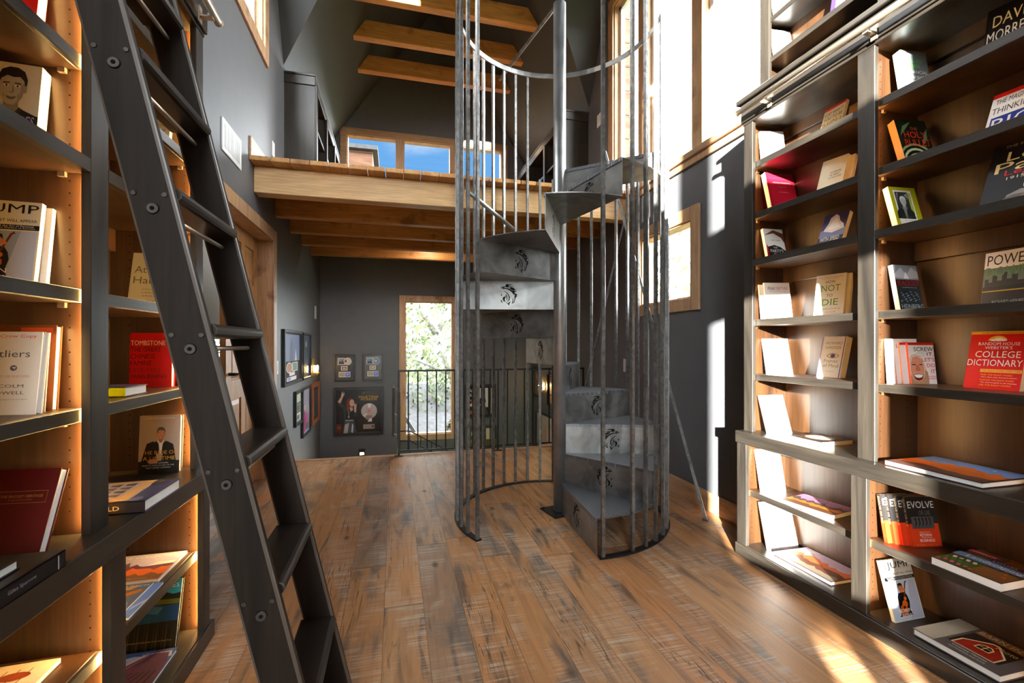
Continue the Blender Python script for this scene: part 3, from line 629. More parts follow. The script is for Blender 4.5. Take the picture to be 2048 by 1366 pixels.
# ------------------------------------------------------------------ bookcases
TOPS = [1.055, 1.365, 1.975, 2.265]; LOWS = [.388]
def bookcase(label, s, xf, wallx, ends, stiles, lstiles, tier2):
    """s=+1 faces -X on the right wall, -1 faces +X on the left; depth d measured from the upper face frame"""
    D = abs(wallx-xf); LED = MX['led_soft'] if s > 0 else MX['led']
    o = empty('built_in_bookcase', (xf, (ends[0]+ends[1])/2, 0)); tag(o, label, 'bookcase')
    px, py = o.location.x, o.location.y
    def bx(mb, d0, d1, y0, y1, z0, z1, mi=0):
        a, b = sorted((xf+s*d0-px, xf+s*d1-px)); mb.box(a, b, y0-py, y1-py, z0, z1, mi)
    def part(name, m, boxes, bevel=.0015, par=None):
        mb = MB(); [bx(mb, *b) for b in boxes]; return mb.build(name, m, par or o, bevel)
    y0, y1 = ends
    # base and ledge
    part('base_board', MX['esp_y'], [(-.032, D, y0, y1+.034, 0, .068)], .003)
    part('bottom_deck', MX['esp_y'], [(-.022, D, y0+.02, y1+.01, .060, .072)])
    part('ledge', MX['esp_y'], [(-.047, D, y0-.01, y1+.016, .657, .725)], .003)
    for a, b in lstiles: part('lower_stile', MX['esp_z'], [(-.022, 0, a, b, .068, .657)])
    for a, b in stiles: part('upper_stile', MX['esp_z'], [(0, .022, a, b, .725, 2.515)])
    holes = []
    def panel(a, b, z0, z1, d0, faces):
        mb = MB(); bx(mb, d0, D, a, b, z0, z1)
        for y, sg in faces:
            for d in (d0+.035, D-.075):
                z = z0+.06
                while z < z1-.05:
                    pts = [(xf+s*d-px+.0026*math.cos(k*PI/3), y+sg*.0004-py, z+.0026*math.sin(k*PI/3)) for k in range(6)]
                    mb.add(pts, [list(range(6))], 1); z += .032
        mb.build('side_panel', [MX['in_z'], MX['hole']], o)
    ly = [(a+.018, b-.018) for a, b in lstiles]; uy = [(a+.02, b-.02) for a, b in stiles]
    ly[-1] = (lstiles[-1][0]+.02, lstiles[-1][1]-.002); uy[-1] = (stiles[-1][0]+.042, stiles[-1][1]-.002)
    for k, (a, b) in enumerate(uy): panel(a, b, .725, 2.515, .022, ([(a, -1)] if k else [])+([(b, 1)] if k < len(uy)-1 else []))
    for k, (a, b) in enumerate(ly): panel(a, b, .072, .657, .0, ([(a, -1)] if k else [])+([(b, 1)] if k < len(ly)-1 else []))
    part('back_panel', MX['in_y'], [(D-.010, D-.001, y0+.01, y1-.005, .06, 2.6)], 0)
    for k in range(len(uy)-1):
        a, b = uy[k][1], uy[k+1][0]
        for z in TOPS: part('shelf', [MX['esp_y'], MX['in_y']], [(.024, .036, a+.001, b-.001, z-.035, z, 0), (.036, D-.010, a+.001, b-.001, z-.035, z, 1)], .0015)
        part('fixed_shelf', [MX['esp_y'], MX['in_y']], [(0, .022, stiles[k][1]+.0005, stiles[k+1][0]-.0005, 1.670, 1.705), (.022, D-.010, a+.001, b-.001, 1.670, 1.705, 1)], .0)
        part('back_rail', MX['in_y'], [(D-.030, D-.010, a, b, 2.425, 2.515)], .002)
        part('back_rail', MX['in_y'], [(D-.030, D-.010, a, b, 1.585, 1.670)], .002)
        # warm light strips hidden behind the face frame, shining into the bay
        for y in (a+.004, b-.012):
            for z0, z1 in ((.74, 1.66), (1.72, 2.50)): part('light_strip', LED, [(.0225, .0245, y, y+.008, z0, z1)], 0)
        for z in TOPS+[1.705]:
            for y in (a+.006, b-.006):
                mb = MB(); bx(mb, .062, .078, y-.005, y+.005, z-.048, z-.0355); mb.build('shelf_pin', MX['nickel'], o)
    for k in range(len(ly)-1):
        a, b = ly[k][1], ly[k+1][0]
        for z in LOWS: part('lower_shelf', [MX['esp_y'], MX['in_y']], [(.006, .018, a+.001, b-.001, z-.034, z, 0), (.018, D-.010, a+.001, b-.001, z-.034, z, 1)], .0015)
        for y in (a+.003, b-.011): part('light_strip', LED, [(.0005, .0025, y, y+.008, .085, .64)], 0)
    part('header', MX['esp_y'], [(-.014, D, y0, y1+.008, 2.505, 2.612), (-.004, D, y0, y1+.004, 2.490, 2.505)], .002)
    part('crown', MX['esp_y'], [(-.034, D, y0, y1+.028, 2.612, 2.640)], .004)
    if tier2:
        d0 = .113
        for a, b in stiles: part('upper_stile', MX['esp_z'], [(d0, d0+.02, a, b, 2.64, 4.0)])
        for k, (a, b) in enumerate(uy): part('side_panel', MX['in_z'], [(d0+.02, D, a, b, 2.64, 4.0)])
        part('back_panel', MX['in_y'], [(D-.010, D-.001, y0+.01, y1-.005, 2.64, 4.0)], 0)
        for k in range(len(uy)-1):
            a, b = uy[k][1], uy[k+1][0]
            for z in (2.875, 3.105, 3.34, 3.6): part('shelf', MX['esp_y'], [(d0+.012, D-.010, a+.001, b-.001, z-.032, z)], .002)
        part('header', MX['esp_y'], [(d0-.012, D, y0, y1, 3.92, 4.04)], .002)
    return o
bookcase('tall black-brown built-in bookcase on the right, sunlit end towards the window', 1, 1.967, XR, (.805, 2.225), [(.805, .88), (1.480, 1.554), (2.159, 2.225)], [(.815, .883), (1.498, 1.566), (2.183, 2.254)], True)
bookcase('tall black-brown built-in bookcase on the left behind the ladder, glowing amber inside', -1, -.765, XL, (.775, 2.137), [(.775, .85), (1.421, 1.497), (2.070, 2.137)], [(.79, .86), (1.465, 1.536), (2.081, 2.145)], False)
def rail(label, x, s, y0, y1, hx, bys):
    o = empty('ladder_rail', (x, y1, 2.545)); tag(o, label, 'rail')
    mb = MB(); mb.tube((0, y0-y1, 0), (0, 0, 0), .0155, 16); mb.tube((0, 0, 0), (0, .004, 0), .0175, 16); mb.build('pipe', MX['nickel'], o)
    for y in bys:
        mb = MB(); a, b = sorted((0, hx-x)); mb.box(a, b, y-y1-.012, y-y1+.012, -.024, -.016)
        a, b = sorted((hx-x, hx-x-s*.006)); mb.box(a, b, y-y1-.014, y-y1+.014, -.045, .02); mb.build('bracket', MX['nickel'], o, .001)
rail('bronze rolling-ladder pipe along the top of the sunlit right bookcase', 1.90, 1, .80, 2.20, 1.953, (1.0, 1.47, 2.02))
rail('bronze ladder pipe above the left bookcase, ending beside the grey wall', -.70, -1, .77, 2.11, -.751, (1.0, 1.45, 2.06))

# ------------------------------------------------------------------ library ladder
lad = empty('library_ladder', (-.25, 1.23, 0)); tag(lad, 'dark wooden library ladder leaning against the left bookcase', 'ladder')
lx, ly_ = lad.location.x, lad.location.y
FXs = lambda z: -.5088-.2325*(z-1.887); BXs = lambda z: -.5864-.2325*(z-1.872)
def stile(y0, y1):
    mb = MB(); zt = 2.44
    pts = [(BXs(0)-lx, 0), (FXs(0)-lx, 0), (FXs(zt)-lx, zt), (BXs(zt)-lx, zt)]
    mb.prism([(p[0], p[1]) for p in pts], 1, y0-ly_, y1-ly_)
    return mb.build('stile', MX['lad_z'], lad, .006, seg=2, wear=MX['worn'])
st1 = stile(1.035, 1.061); st2 = stile(1.400, 1.426)
tz = [1.264+.2745*k for k in range(-4, 5)]
for z in tz:
    nx = -.481-.232*(z-1.8136); bk = BXs(z)-.004
    mb = MB(); pts = []
    for k in range(7): a = -PI/2+PI*k/6; pts.append((nx-.014+.014*math.cos(a)-lx, z-.014+.014*math.sin(a)))
    pts += [(bk-lx, z), (bk-lx, z-.028)]
    mb.prism(pts, 1, 1.0605-ly_, 1.4005-ly_)
    t = mb.build('tread', MX['lad_y'], lad, .002, wear=MX['worn'])
    xm = (BXs(z-.05)+FXs(z-.05))/2
    mb = MB(); mb.tube((xm-lx, 1.061-ly_, z-.052), (xm-lx, 1.40-ly_, z-.052), .0055, 10); mb.build('tie_rod', MX['nickel'], lad)
    for ys, dr_ in ((1.0348, -1), (1.4262, 1)):
        mb = MB()
        mb.tube((xm-lx, ys-ly_, z-.052), (xm-lx, ys+dr_*.003-ly_, z-.052), .0115, 20, 0, .0095); mb.tube((xm-lx, ys-ly_, z-.052), (xm-lx, ys+dr_*.0036-ly_, z-.052), .0042, 8, 1)
        for dx in (-.026, .026): 
            xx = (BXs(z-.024)+FXs(z-.024))/2+dx
            mb.tube((xx-lx, ys-ly_, z-.024), (xx-lx, ys+dr_*.002-ly_, z-.024), .0052, 12, 0, .0042)
        mb.build('bolt', [MX['bolt'], MX['hole']], lad)
for y in (1.035, 1.40):
    mb = MB(); z = 2.43; x0 = BXs(z)-lx; yy = y+.013-ly_
    mb.path([(x0+.03, yy, z-.12), (x0+.01, yy, z+.10), (-.70-lx, yy, z+.150), (-.735-lx, yy, z+.135), (-.735-lx, yy, z+.10)], .008); mb.build('hook', MX['bolt'], lad)

# ------------------------------------------------------------------ spiral staircase
CX, CY = 1.17, 3.137
sp = empty('spiral_staircase', (CX, CY, 0)); tag(sp, 'raw steel spiral staircase in a cage of upright rods, in the middle of the room', 'staircase')
mb = MB(); mb.tube((0, 0, .006), (0, 0, 3.715), .0455, 32); mb.build('center_post', MX['pipe'], sp)
mb = MB(); M = Matrix.Rotation(R(12), 4, 'Z'); mb.box(-.105, .105, -.105, .105, 0, .012, 0, M)
for a in (-1, 1):
    for b in (-1, 1):
        p = M @ Vector((a*.085, b*.085, 0)); mb.tube((p.x, p.y, .012), (p.x, p.y, .020), .010, 6)
mb.build('base_plate', MX['black'], sp, .001)
ZS = [0, .22, .431, .644, .857, 1.072, 1.283, 1.485, 1.690, 1.890, 2.100, 2.325, 2.495]
STEP = 37.35; A0 = -93.4; RT = .722
EMB = [[(470,420),(620,400),(740,390),(780,470),(700,500),(640,490),(680,440),(560,430)],[(420,480),(600,470),(640,500),(560,500)],[(440,560),(520,515),(610,515),(600,545),(520,570)],
 [(380,590),(460,570),(560,560),(620,540),(560,590),(500,610),(440,600)],[(350,655),(430,640),(510,615),(480,670),(450,740),(420,790),(440,700),(400,670)],[(360,780),(420,760),(440,860),(440,960),(480,1110),(430,1020),(400,900),(370,880)],
 [(490,930),(510,940),(520,1060),(545,1130),(490,1090)],[(470,740),(540,640),(640,570),(730,545),(800,540),(880,560),(840,580),(760,570),(680,600),(600,650),(540,720),(500,780)],[(640,480),(740,410),(780,470),(740,500)],
 [(820,470),(870,480),(880,540),(840,520)],[(880,480),(920,490),(960,530),(920,545)],[(640,960),(640,860),(690,760),(780,690),(840,665),(760,730),(700,800),(670,880),(680,970),(740,1050),(680,1010)],
 [(720,960),(730,860),(760,770),(770,830),(750,900),(745,1000)],[(770,780),(800,860),(870,890),(885,950),(850,1030),(800,1040),(820,960),(790,890)],[(930,760),(970,800),(950,830),(920,800)],
 [(600,1060),(660,1080),(690,1120),(770,1060),(760,1080),(690,1150),(650,1200),(645,1130)],[(900,1080),(940,1000),(970,1010),(940,1080)]]
EMBX = []
for pl in EMB:
    cx_ = sum(p[0] for p in pl)/len(pl); cy_ = sum(p[1] for p in pl)/len(pl)
    EMBX.append([(cx_+(p[0]-cx_)*1.22, cy_+(p[1]-cy_)*1.16) for p in pl])
for k in range(1, 13):
    a0 = R(A0+STEP*(k-1)); a1 = R(A0+STEP*k)
    # tread: diamond plate sector, smooth underside and turned-down lip
    n = 10; pts = [(.043*math.cos(a0), .043*math.sin(a0))]+[(RT*math.cos(a0+(a1-a0)*i/n), RT*math.sin(a0+(a1-a0)*i/n)) for i in range(n+1)]+[(.043*math.cos(a1), .043*math.sin(a1))]
    mb = MB(); z = ZS[k]; m = len(pts)
    mb.add([(p[0], p[1], z) for p in pts], [list(range(m))], 0); mb.add([(p[0], p[1], z-.006) for p in pts], [list(range(m))[::-1]], 1)
    mb.add([(p[0], p[1], z) for p in pts]+[(p[0], p[1], z-.006) for p in pts], [(i, m+i, m+(i+1)%m, (i+1)%m) for i in range(m)], 1)
    u = Vector((math.cos(a0), math.sin(a0), 0)); v = Vector((-math.sin(a0), math.cos(a0), 0))
    def pb(r0, r1, t0, t1, z0, z1, mi): mb.add([tuple(u*r+v*t+Vector((0, 0, zz))) for zz in (z0, z1) for r, t in ((r0, t0), (r1, t0), (r1, t1), (r0, t1))], [(3,2,1,0),(4,5,6,7),(0,1,5,4),(1,2,6,5),(2,3,7,6),(3,0,4,7)], mi)
    pb(.045, RT, -.006, .002, z-.020, z+.0005, 0)
    mb.build('tread', [MX['diamond'], MX['plate']], sp)
    mb = MB(); pb(.045, RT-.004, 0, .005, ZS[k-1]-(0 if k == 1 else .006), z-.006, 0)
    ri = mb.build('riser', MX['plate'], sp)
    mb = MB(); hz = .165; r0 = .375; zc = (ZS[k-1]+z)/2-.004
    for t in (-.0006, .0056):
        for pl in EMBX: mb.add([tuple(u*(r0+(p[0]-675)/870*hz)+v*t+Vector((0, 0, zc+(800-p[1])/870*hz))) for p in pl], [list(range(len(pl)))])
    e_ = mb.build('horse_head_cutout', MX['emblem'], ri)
RB = .748; BA = [-91.2]+[-75.8+8.825*i for i in range(33)]
def bar(name, az, z0, z1, r=RB):
    mb = MB(); n = max(2, int((z1-z0)/.05)); vs = []; rnd = random.Random(int(az*10))
    for i in range(n+1):
        h = .0098*(1+rnd.uniform(-.06, .06))
        for a, b in ((-1,-1),(1,-1),(1,1),(-1,1)): vs.append((a*h, b*h, z0+(z1-z0)*i/n))
    fs = [(i*4+j, i*4+(j+1)%4, i*4+4+(j+1)%4, i*4+4+j) for i in range(n) for j in range(4)]+[(3,2,1,0), (n*4, n*4+1, n*4+2, n*4+3)]
    M = Matrix.Translation((r*math.cos(R(az)), r*math.sin(R(az)), 0)) @ Matrix.Rotation(R(az), 4, 'Z')
    mb.add(vs, fs, 0, False, M); return mb.build(name, MX['bar'], sp)
for az in BA:
    z1 = 2.70 if -3 < az < 90 else 3.62
    bar('upright_rod', az, .010, z1)
def flat_ring(name, r0, r1, z0, z1, a0, a1, mat):
    mb = MB(); n = 72; vs = []
    for i in range(n+1):
        a = R(a0+(a1-a0)*i/n); c, s = math.cos(a), math.sin(a)
        vs += [(r0*c, r0*s, z0), (r1*c, r1*s, z0), (r1*c, r1*s, z1), (r0*c, r0*s, z1)]
    fs = [(i*4+j, i*4+(j+1)%4, i*4+4+(j+1)%4, i*4+4+j) for i in range(n) for j in range(4)]+[(3,2,1,0), (n*4, n*4+1, n*4+2, n*4+3)]
    mb.add(vs, fs); mb.build(name, mat, sp)
flat_ring('base_ring', .725, .765, 0, .010, -93.2, 207.6, MX['black'])
flat_ring('top_ring', .732, .742, 3.60, 3.64, -95, 265, MX['plate'])
mb = MB(); mb.tube((.17-.39, .993+.02, 3.70), (.0, 0, 3.735), .016, 4, 0, None, True, PI/4); mb.tube((0, 0, 3.735), (.19, -.76, 3.77), .016, 4, 0, None, True, PI/4); mb.v = [(x-.0, y, z) for x, y, z in mb.v]; mb.build('top_strut', MX['bar'], sp)
mb = MB(); pr_ = [(.715*math.cos(R(a)), .715*math.sin(R(a)), 2.40-(150-a)/45*.165) for a in (152, 104)]; mb.tube(pr_[0], pr_[1], .017, 16); mb.tube(pr_[1], (pr_[1][0]*1.04, pr_[1][1]*1.04, pr_[1][2]-.01), .006, 8); mb.build('handrail', MX['pipe'], sp)
for A, B in (((2.102, 2.733, 0), (1.90, 3.885, 3.02)), ((1.735, 4.43, 0), (2.20, 4.0, 2.57))):
    A = Vector(A)-Vector((CX, CY, 0)); B = Vector(B)-Vector((CX, CY, 0)); mb = MB(); mb.tube(A, B, .0135, 4, 0, None, True, PI/4); mb.tube(A, A+Vector((0, 0, .005)), .03, 4); mb.build('brace_rod', MX['bar'], sp)
# ------------------------------------------------------------------ books
RED, NAVY, GOLD, ORG = (.80, .08, .10), (.12, .14, .42), (.80, .60, .25), (.90, .30, .12)
SK = (.86, .62, .50)
def jump_art():
    return [('r', .03, .02, .97, .64, (.60, .62, .72)), ('p', [(.55,.02),(.97,.02),(.97,.64),(.75,.64)], (.72,.74,.82)), ('p', [(.03,.4),(.3,.64),(.03,.64)], (.75,.77,.86)), ('r', 0, .655, 1, .715, K)]+guitarist(.44, .52, .085, 1.5)+[
        ('r', .10, .80, .125, .965, K), ('t', 'JUMP', .17, .97, .82, .14, K), ('t', '...AND THE NET WILL APPEAR', .04, .96, .745, .035, K), ('t', 'How I Discovered the Art of Personal', .08, .92, .688, .018, Wt), ('t', 'Fulfillment and the Rhythm of Success', .10, .94, .663, .018, Wt),
        ('t', 'ROBIN', .18, .62, .14, .055, Wt), ('t', 'CROW', .18, .60, .06, .055, Wt)]
def sb(key, dat, label, T, cover, art, **kw):
    x, y, z, a, l, W, H = dat
    return book(label, mat_book(x, y, z, R(a), R(l)), W, H, T, cover, art, **kw)
G = 'books on the right bookcase'
def landscape(sky, far, mid, near, extra=()):
    return hills(sky, [(.62, .22, far), (.42, .16, mid), (.24, .10, near)])+list(extra)
# right bookcase, far bay, from the top shelf down
sb('b1', (2.032,2.152,2.265,-12.6,8.6,.135,.188), 'sunlit white book leaning at the window end of the second highest shelf', .02, Wt, [('r', .5, .93, 1, .97, (.55,.75,.85)), ('t', 'LIGHT', .2, .8, .55, .08, (.8,.8,.78))], group=G)
sb('b2', (2.135,1.905,2.265,-93,17,.124,.191), 'cream book with a red top edge and tall dark title, under the crown moulding', .016, (.93,.88,.72), [('r', 0, .93, 1, 1, RED), ('t', 'GOD WANTS', .06, .94, .76, .10, (.30,.22,.12)), ('t', 'YOU TO BE', .06, .94, .62, .10, (.30,.22,.12)), ('t', 'RICH', .06, .94, .36, .20, (.72,.50,.12))], pages='cream', group=G)
sb('b2b', (2.20,1.80,2.265,-92,9,.13,.185), 'plain tan book standing behind the cream book with a red top edge', .018, (.72,.55,.30), [('t', 'RICH', .3, .7, .5, .06, (.5,.36,.15))], pages='cream', group=G)
sb('b3', (2.046,2.099,1.975,-2.5,14,.186,.24), 'large red clothbound book with a cream fore-edge', .03, (.70,.10,.17), [('r', .10, .05, .97, .88, (.76,.12,.20)), ('t', 'PRINCIPLES OF ECONOMICS', .22, .86, .72, .035, (.95,.70,.70)), ('t', 'SECOND EDITION', .40, .66, .62, .022, (.95,.70,.70)), ('t', 'A TEXTBOOK', .36, .72, .48, .022, (.95,.70,.70))], spine=(.90,.85,.76), hard=True, group=G)
sb('b4', (2.064,1.848,1.975,-80.8,19.4,.122,.192), 'thick cream paperback with three small lines of dark type in its middle', .016, (.93,.87,.74), [('t', 'the WINTER', .42, .84, .55, .05, (.15,.12,.10)), ('t', 'the HEART', .42, .80, .47, .05, (.15,.12,.10)), ('t', 'and MUCH HOPE', .40, .88, .39, .05, (.15,.12,.10))], pages='cream', group=G)
sb('b4b', (2.10,1.835,1.975,-80.8,17,.122,.186), 'second cream paperback tucked behind the one with three small lines of type', .02, (.88,.80,.66), [('t', 'NOTES', .3, .7, .6, .05, (.3,.25,.2))], pages='cream', group=G)
sb('b5', (2.055,2.138,1.705,-2.7,12.8,.129,.192), 'white, black and red paperback with a title in a torn black shape', .018, Wt, [('p', [(.12,0),(1,0),(1,.3),(.75,.42),(.45,.48),(.12,.42)], (.13,.13,.14)), ('p', [(0,0),(.12,0),(.12,.42),(.06,.5)], RED), ('p', [(0,.78),(.5,.96),(1,.86),(1,.55),(.86,.72),(.5,.86)], (.45,.28,.20)), ('t', 'THE', .38, .58, .37, .05, Wt), ('t', "PARTY'S", .2, .86, .24, .10, Wt), ('t', 'OVER', .32, .92, .11, .10, Wt), ('t', 'RICHARD HEINBERG', .3, .8, .62, .025, K)], group=G)
sb('b6', (2.063,1.845,1.705,-83,22.7,.120,.189), 'dark blue paperback with a pale plume of spray on its cover', .026, (.25,.25,.40), [('r', 0, 0, 1, .30, (.22,.20,.26)), ('r', 0, .30, 1, .52, (.48,.50,.66)), ('p', [(.12,.5),(.25,.7),(.3,.88),(.48,.97),(.62,.9),(.72,.74),(.9,.62),(.95,.5),(.5,.42)], (.90,.84,.78)), ('p', [(.3,.52),(.42,.8),(.55,.88),(.66,.7),(.8,.54)], (.97,.93,.88)), ('t', 'WITH SPEED', .08, .86, .18, .12, (.95,.92,.86)), ('t', 'AND VIOLENCE', .08, .8, .06, .08, (.95,.92,.86))], spine=(.7,.2,.15), pages='cream', group=G)
sb('b7', (2.054,2.144,1.365,-14,9.6,.147,.217), 'white paperback with a thin black and red title line across its top', .012, Wt, [('t', 'PEAK', .14, .42, .80, .085, (.15,.16,.18)), ('t', 'EVERYTHING', .45, .92, .80, .085, (.80,.28,.14)), ('t', 'WAKING UP TO THE CENTURY OF DECLINES', .2, .86, .75, .02, (.5,.5,.52))], group=G)
sb('b7b', (2.03,2.160,1.365,-14,8.6,.142,.205), 'white book tucked behind the paperback with a thin black and red title line', .010, (.86,.85,.82), [], group=G)
sb('b8', (2.144,1.932,1.365,-78,8.8,.144,.224), 'cream book with a green leafy title above a green bottom line', .018, (.95,.92,.83), [('r', .04, .0, .96, .03, (.55,.68,.18)), ('t', 'FOODS TO PREVENT AND REVERSE DISEASE', .1, .9, .925, .022, (.6,.5,.3)), ('t', 'THE SCIENTIFICALLY PROVEN', .22, .78, .89, .018, (.6,.5,.3)), ('t', 'HOW', .34, .66, .79, .07, (.50,.36,.24)), ('t', 'NOT', .2, .84, .60, .15, (.42,.62,.08)), ('t', 'TO', .40, .60, .47, .065, (.50,.36,.24)), ('t', 'DIE', .26, .80, .27, .15, (.42,.62,.08)), ('t', 'A FAMILY DOCTOR, M.D.', .26, .9, .17, .03, (.5,.45,.4)), ('t', 'WITH NOTES', .4, .74, .10, .02, (.5,.45,.4))], pages='cream', group=G)
sb('b8b', (2.172,1.925,1.365,-78,7.5,.144,.222), 'cream book standing directly behind the one with the green leafy title', .018, (.90,.84,.70), [], pages='cream', group=G)
sb('b9', (2.043,2.131,1.055,-16.6,15.6,.142,.209), 'blank-looking white book in full sun beside the cream book with an eye', .014, Wt, [('t', 'ESSAYS', .3, .7, .7, .05, (.88,.88,.86))], group=G)
sb('b10', (2.152,1.922,1.055,-90.1,13.4,.131,.215), 'thick cream paperback with a drawn eye and purple side stripes', .036, (.95,.92,.86), [('r', .0, 0, .03, 1, (.42,.30,.55)), ('r', .93, 0, .97, 1, (.42,.30,.55)), ('p', [(.28,.52),(.4,.575),(.55,.59),(.7,.57),(.84,.52),(.7,.475),(.55,.46),(.4,.475)], (.70,.55,.25)), ('p', [(.34,.52),(.44,.56),(.55,.57),(.67,.56),(.78,.52),(.67,.485),(.55,.475),(.44,.485)], Wt), ('e', .56, .522, .11, .05, (.40,.28,.50)), ('e', .56, .522, .045, .022, K), ('t', 'HOWARD', .18, .88, .80, .07, (.60,.52,.38)), ('t', 'GARDNER', .18, .86, .69, .07, (.60,.52,.38)), ('t', 'Frames', .22, .80, .355, .085, (.60,.52,.38)), ('t', 'of Mind', .22, .86, .24, .085, (.60,.52,.38)), ('t', 'THE THEORY', .36, .72, .13, .02, (.6,.55,.5))], pages='cream', spine=(.42,.30,.55), group=G)
sb('b11', (2.11,1.66,1.055,-90,8,.10,.205), 'yellowish book mostly hidden by the bookcase upright, beside the cream book with an eye', .02, (.80,.70,.42), [('t', 'TALES', .2, .8, .7, .06, K)], pages='cream', group=G)
sb('b12', (2.016,2.098,.725,-5.4,19.5,.150,.219), 'white book with a faint grey building, leaning on the ledge at the sunlit end', .012, (.95,.95,.94), [('p', [(.22,.32),(.22,.5),(.34,.62),(.40,.66),(.40,.40),(.42,.40),(.42,.66),(.58,.66),(.58,.40),(.6,.40),(.6,.66),(.66,.62),(.80,.5),(.80,.32)], (.84,.85,.86)), ('r', .2, .30, .82, .34, (.87,.87,.87)), ('t', 'THE FOUNTAIN', .2, .84, .22, .05, (.84,.84,.84)), ('t', 'A NOVEL', .36, .7, .14, .035, (.86,.86,.86))], group=G)
def fb(label, x, y, z, a, W, H, T, cover, art, **kw): return book(label, mat_flat(x, y, z, R(a)), W, H, T, cover, art, **kw)
fb('low flat book with a pale oval, lying on the sunny ledge', 1.996, 1.945, .747, -88, .185, .205, .021, (.25,.18,.14), [('e', .5, .5, .36, .3, (.62,.55,.48)), ('e', .5, .5, .30, .24, (.80,.76,.70)), ('t', 'JOURNEYS', .2, .8, .84, .08, (.85,.75,.55))], pages='cream', group=G)
sb('b14', (2.013,2.142,.388,.2,11.2,.169,.235), 'white book leaning at the window end, just below the ledge', .010, Wt, [('t', 'ALMANAC', .2, .8, .75, .06, (.9,.9,.89))], group=G)
fb('flat picture book of a sunset valley under a purple sky, just below the ledge', 1.972, 1.975, .408, -80, .265, .20, .019, (.45,.25,.25), landscape((.62,.42,.52), (.28,.20,.22), (.80,.42,.12), (.35,.22,.12))+[('t', 'VALLEY LIGHT', .1, .9, .86, .05, (.85,.75,.75))], group=G)
sb('b16', (2.02,2.10,.072,-2,15,.200,.258), 'white book with faint grey marks, leaning on the bottom deck of the sunlit bay', .012, Wt, [('p', [(.3,.35),(.45,.42),(.4,.55),(.5,.62),(.6,.5),(.75,.58),(.7,.42),(.55,.38),(.5,.3)], (.90,.90,.90)), ('e', .7, .72, .05, .03, (.89,.89,.89)), ('e', .4, .7, .03, .02, (.90,.90,.90))], group=G)
fb('flat picture book of red rocks at dusk, on the bottom deck', 2.01, 2.05, .092, -90, .335, .222, .02, (.35,.28,.30), landscape((.70,.60,.68), (.72,.36,.18), (.36,.20,.14), (.50,.46,.38), [('p', [(.02,.50),(.10,.97),(.28,.97),(.16,.62)], (.86,.82,.80))])+[('t', 'COUNTRY ROADS', .34, .95, .90, .045, (.88,.82,.84))], hard=True, group=G)
# right bookcase, near bay
sb('b18', (2.055,1.415,2.265,-6,8.5,.125,.20), 'grey hardback with a green and white title near the top of the near bay', .034, (.42,.45,.46), [('r', 0, 0, .22, 1, (.80,.83,.82)), ('t', 'VALUES-', .12, .82, .72, .075, (.40,.75,.25)), ('t', 'BASED', .12, .66, .60, .075, (.40,.75,.25)), ('t', 'FINANCIAL', .12, .94, .46, .075, Wt), ('t', 'PLANNING', .12, .94, .34, .075, Wt), ('t', 'A GUIDE FOR ADVISORS', .3, .9, .26, .025, (.8,.8,.8))], spine=(.80,.83,.82), hard=True, group=G)
sb('b19', (2.098,1.192,2.265,-82,13,.135,.20), 'dark book with giant gold block capitals, highest at the right edge', .03, (.10,.08,.08), [('t', 'DAVID', .14, .98, .60, .22, (.90,.80,.55)), ('t', 'MORRELL', .05, 1.0, .30, .22, (.92,.88,.80))], hard=True, group=G)
sb('b20', (2.042,1.409,1.975,-9.6,15.6,.141,.209), 'dark green paperback with red capitals over white rings', .032, (.10,.14,.09), [('e', .42, -.02, .60, .46, (.55,.62,.42)), ('e', .42, -.02, .54, .41, (.10,.14,.09)), ('e', .42, -.02, .46, .35, (.75,.78,.62)), ('e', .42, -.02, .40, .30, (.10,.14,.09)), ('e', .42, -.02, .32, .23, (.85,.85,.72)), ('e', .42, -.02, .24, .16, K), ('p', [(.05,.6),(.2,.85),(.5,.96),(.3,.8)], (.35,.45,.30)), ('p', [(.7,.4),(.9,.55),(.96,.8),(.8,.62)], (.35,.45,.30)), ('t', 'THE', .42, .66, .76, .065, (.80,.14,.10)), ('t', 'HOLY', .18, .88, .57, .15, (.82,.14,.10)), ('t', 'BULLET', .14, .96, .38, .15, (.82,.14,.10))], spine=(.55,.38,.22), group=G)
sb('b21', (2.079,1.179,1.975,-88,22,.130,.175), 'white book with a red top stripe and huge letters on a blue block', .022, Wt, [('r', 0, .90, 1, 1, (.85,.14,.10)), ('r', .08, .02, 1, .42, (.14,.20,.55)), ('t', 'THE MAGIC OF', .1, .95, .73, .12, (.25,.24,.28)), ('t', 'THINKING', .06, .98, .50, .15, (.25,.24,.28)), ('t', 'BIG', .12, .96, .09, .28, Wt)], group=G)
sb('b22', (2.024,1.425,1.705,-4.8,14.1,.134,.194), 'yellow-green book with a black and white portrait in a white panel', .024, (.72,.70,.12), [('r', .13, .07, .80, .92, Wt), ('r', .56, .34, .76, .86, (.66,.74,.36)), ('r', .18, .34, .66, .88, (.22,.22,.22)), ('p', [(.2,.6),(.3,.86),(.24,.86)], (.55,.55,.55)), ('p', [(.5,.8),(.64,.7),(.64,.86)], (.6,.6,.6))]+bust(.42, .64, .12, (.75,.75,.74), (.85,.85,.84), (.16,.16,.17), (.5,.5,.5), 1.15)+[('t', 'Thinking Until It Hurts', .18, .76, .25, .035, (.35,.40,.30)), ('t', 'E. F. Summers', .3, .7, .17, .03, (.4,.4,.35))], spine=(.95,.94,.90), group=G)
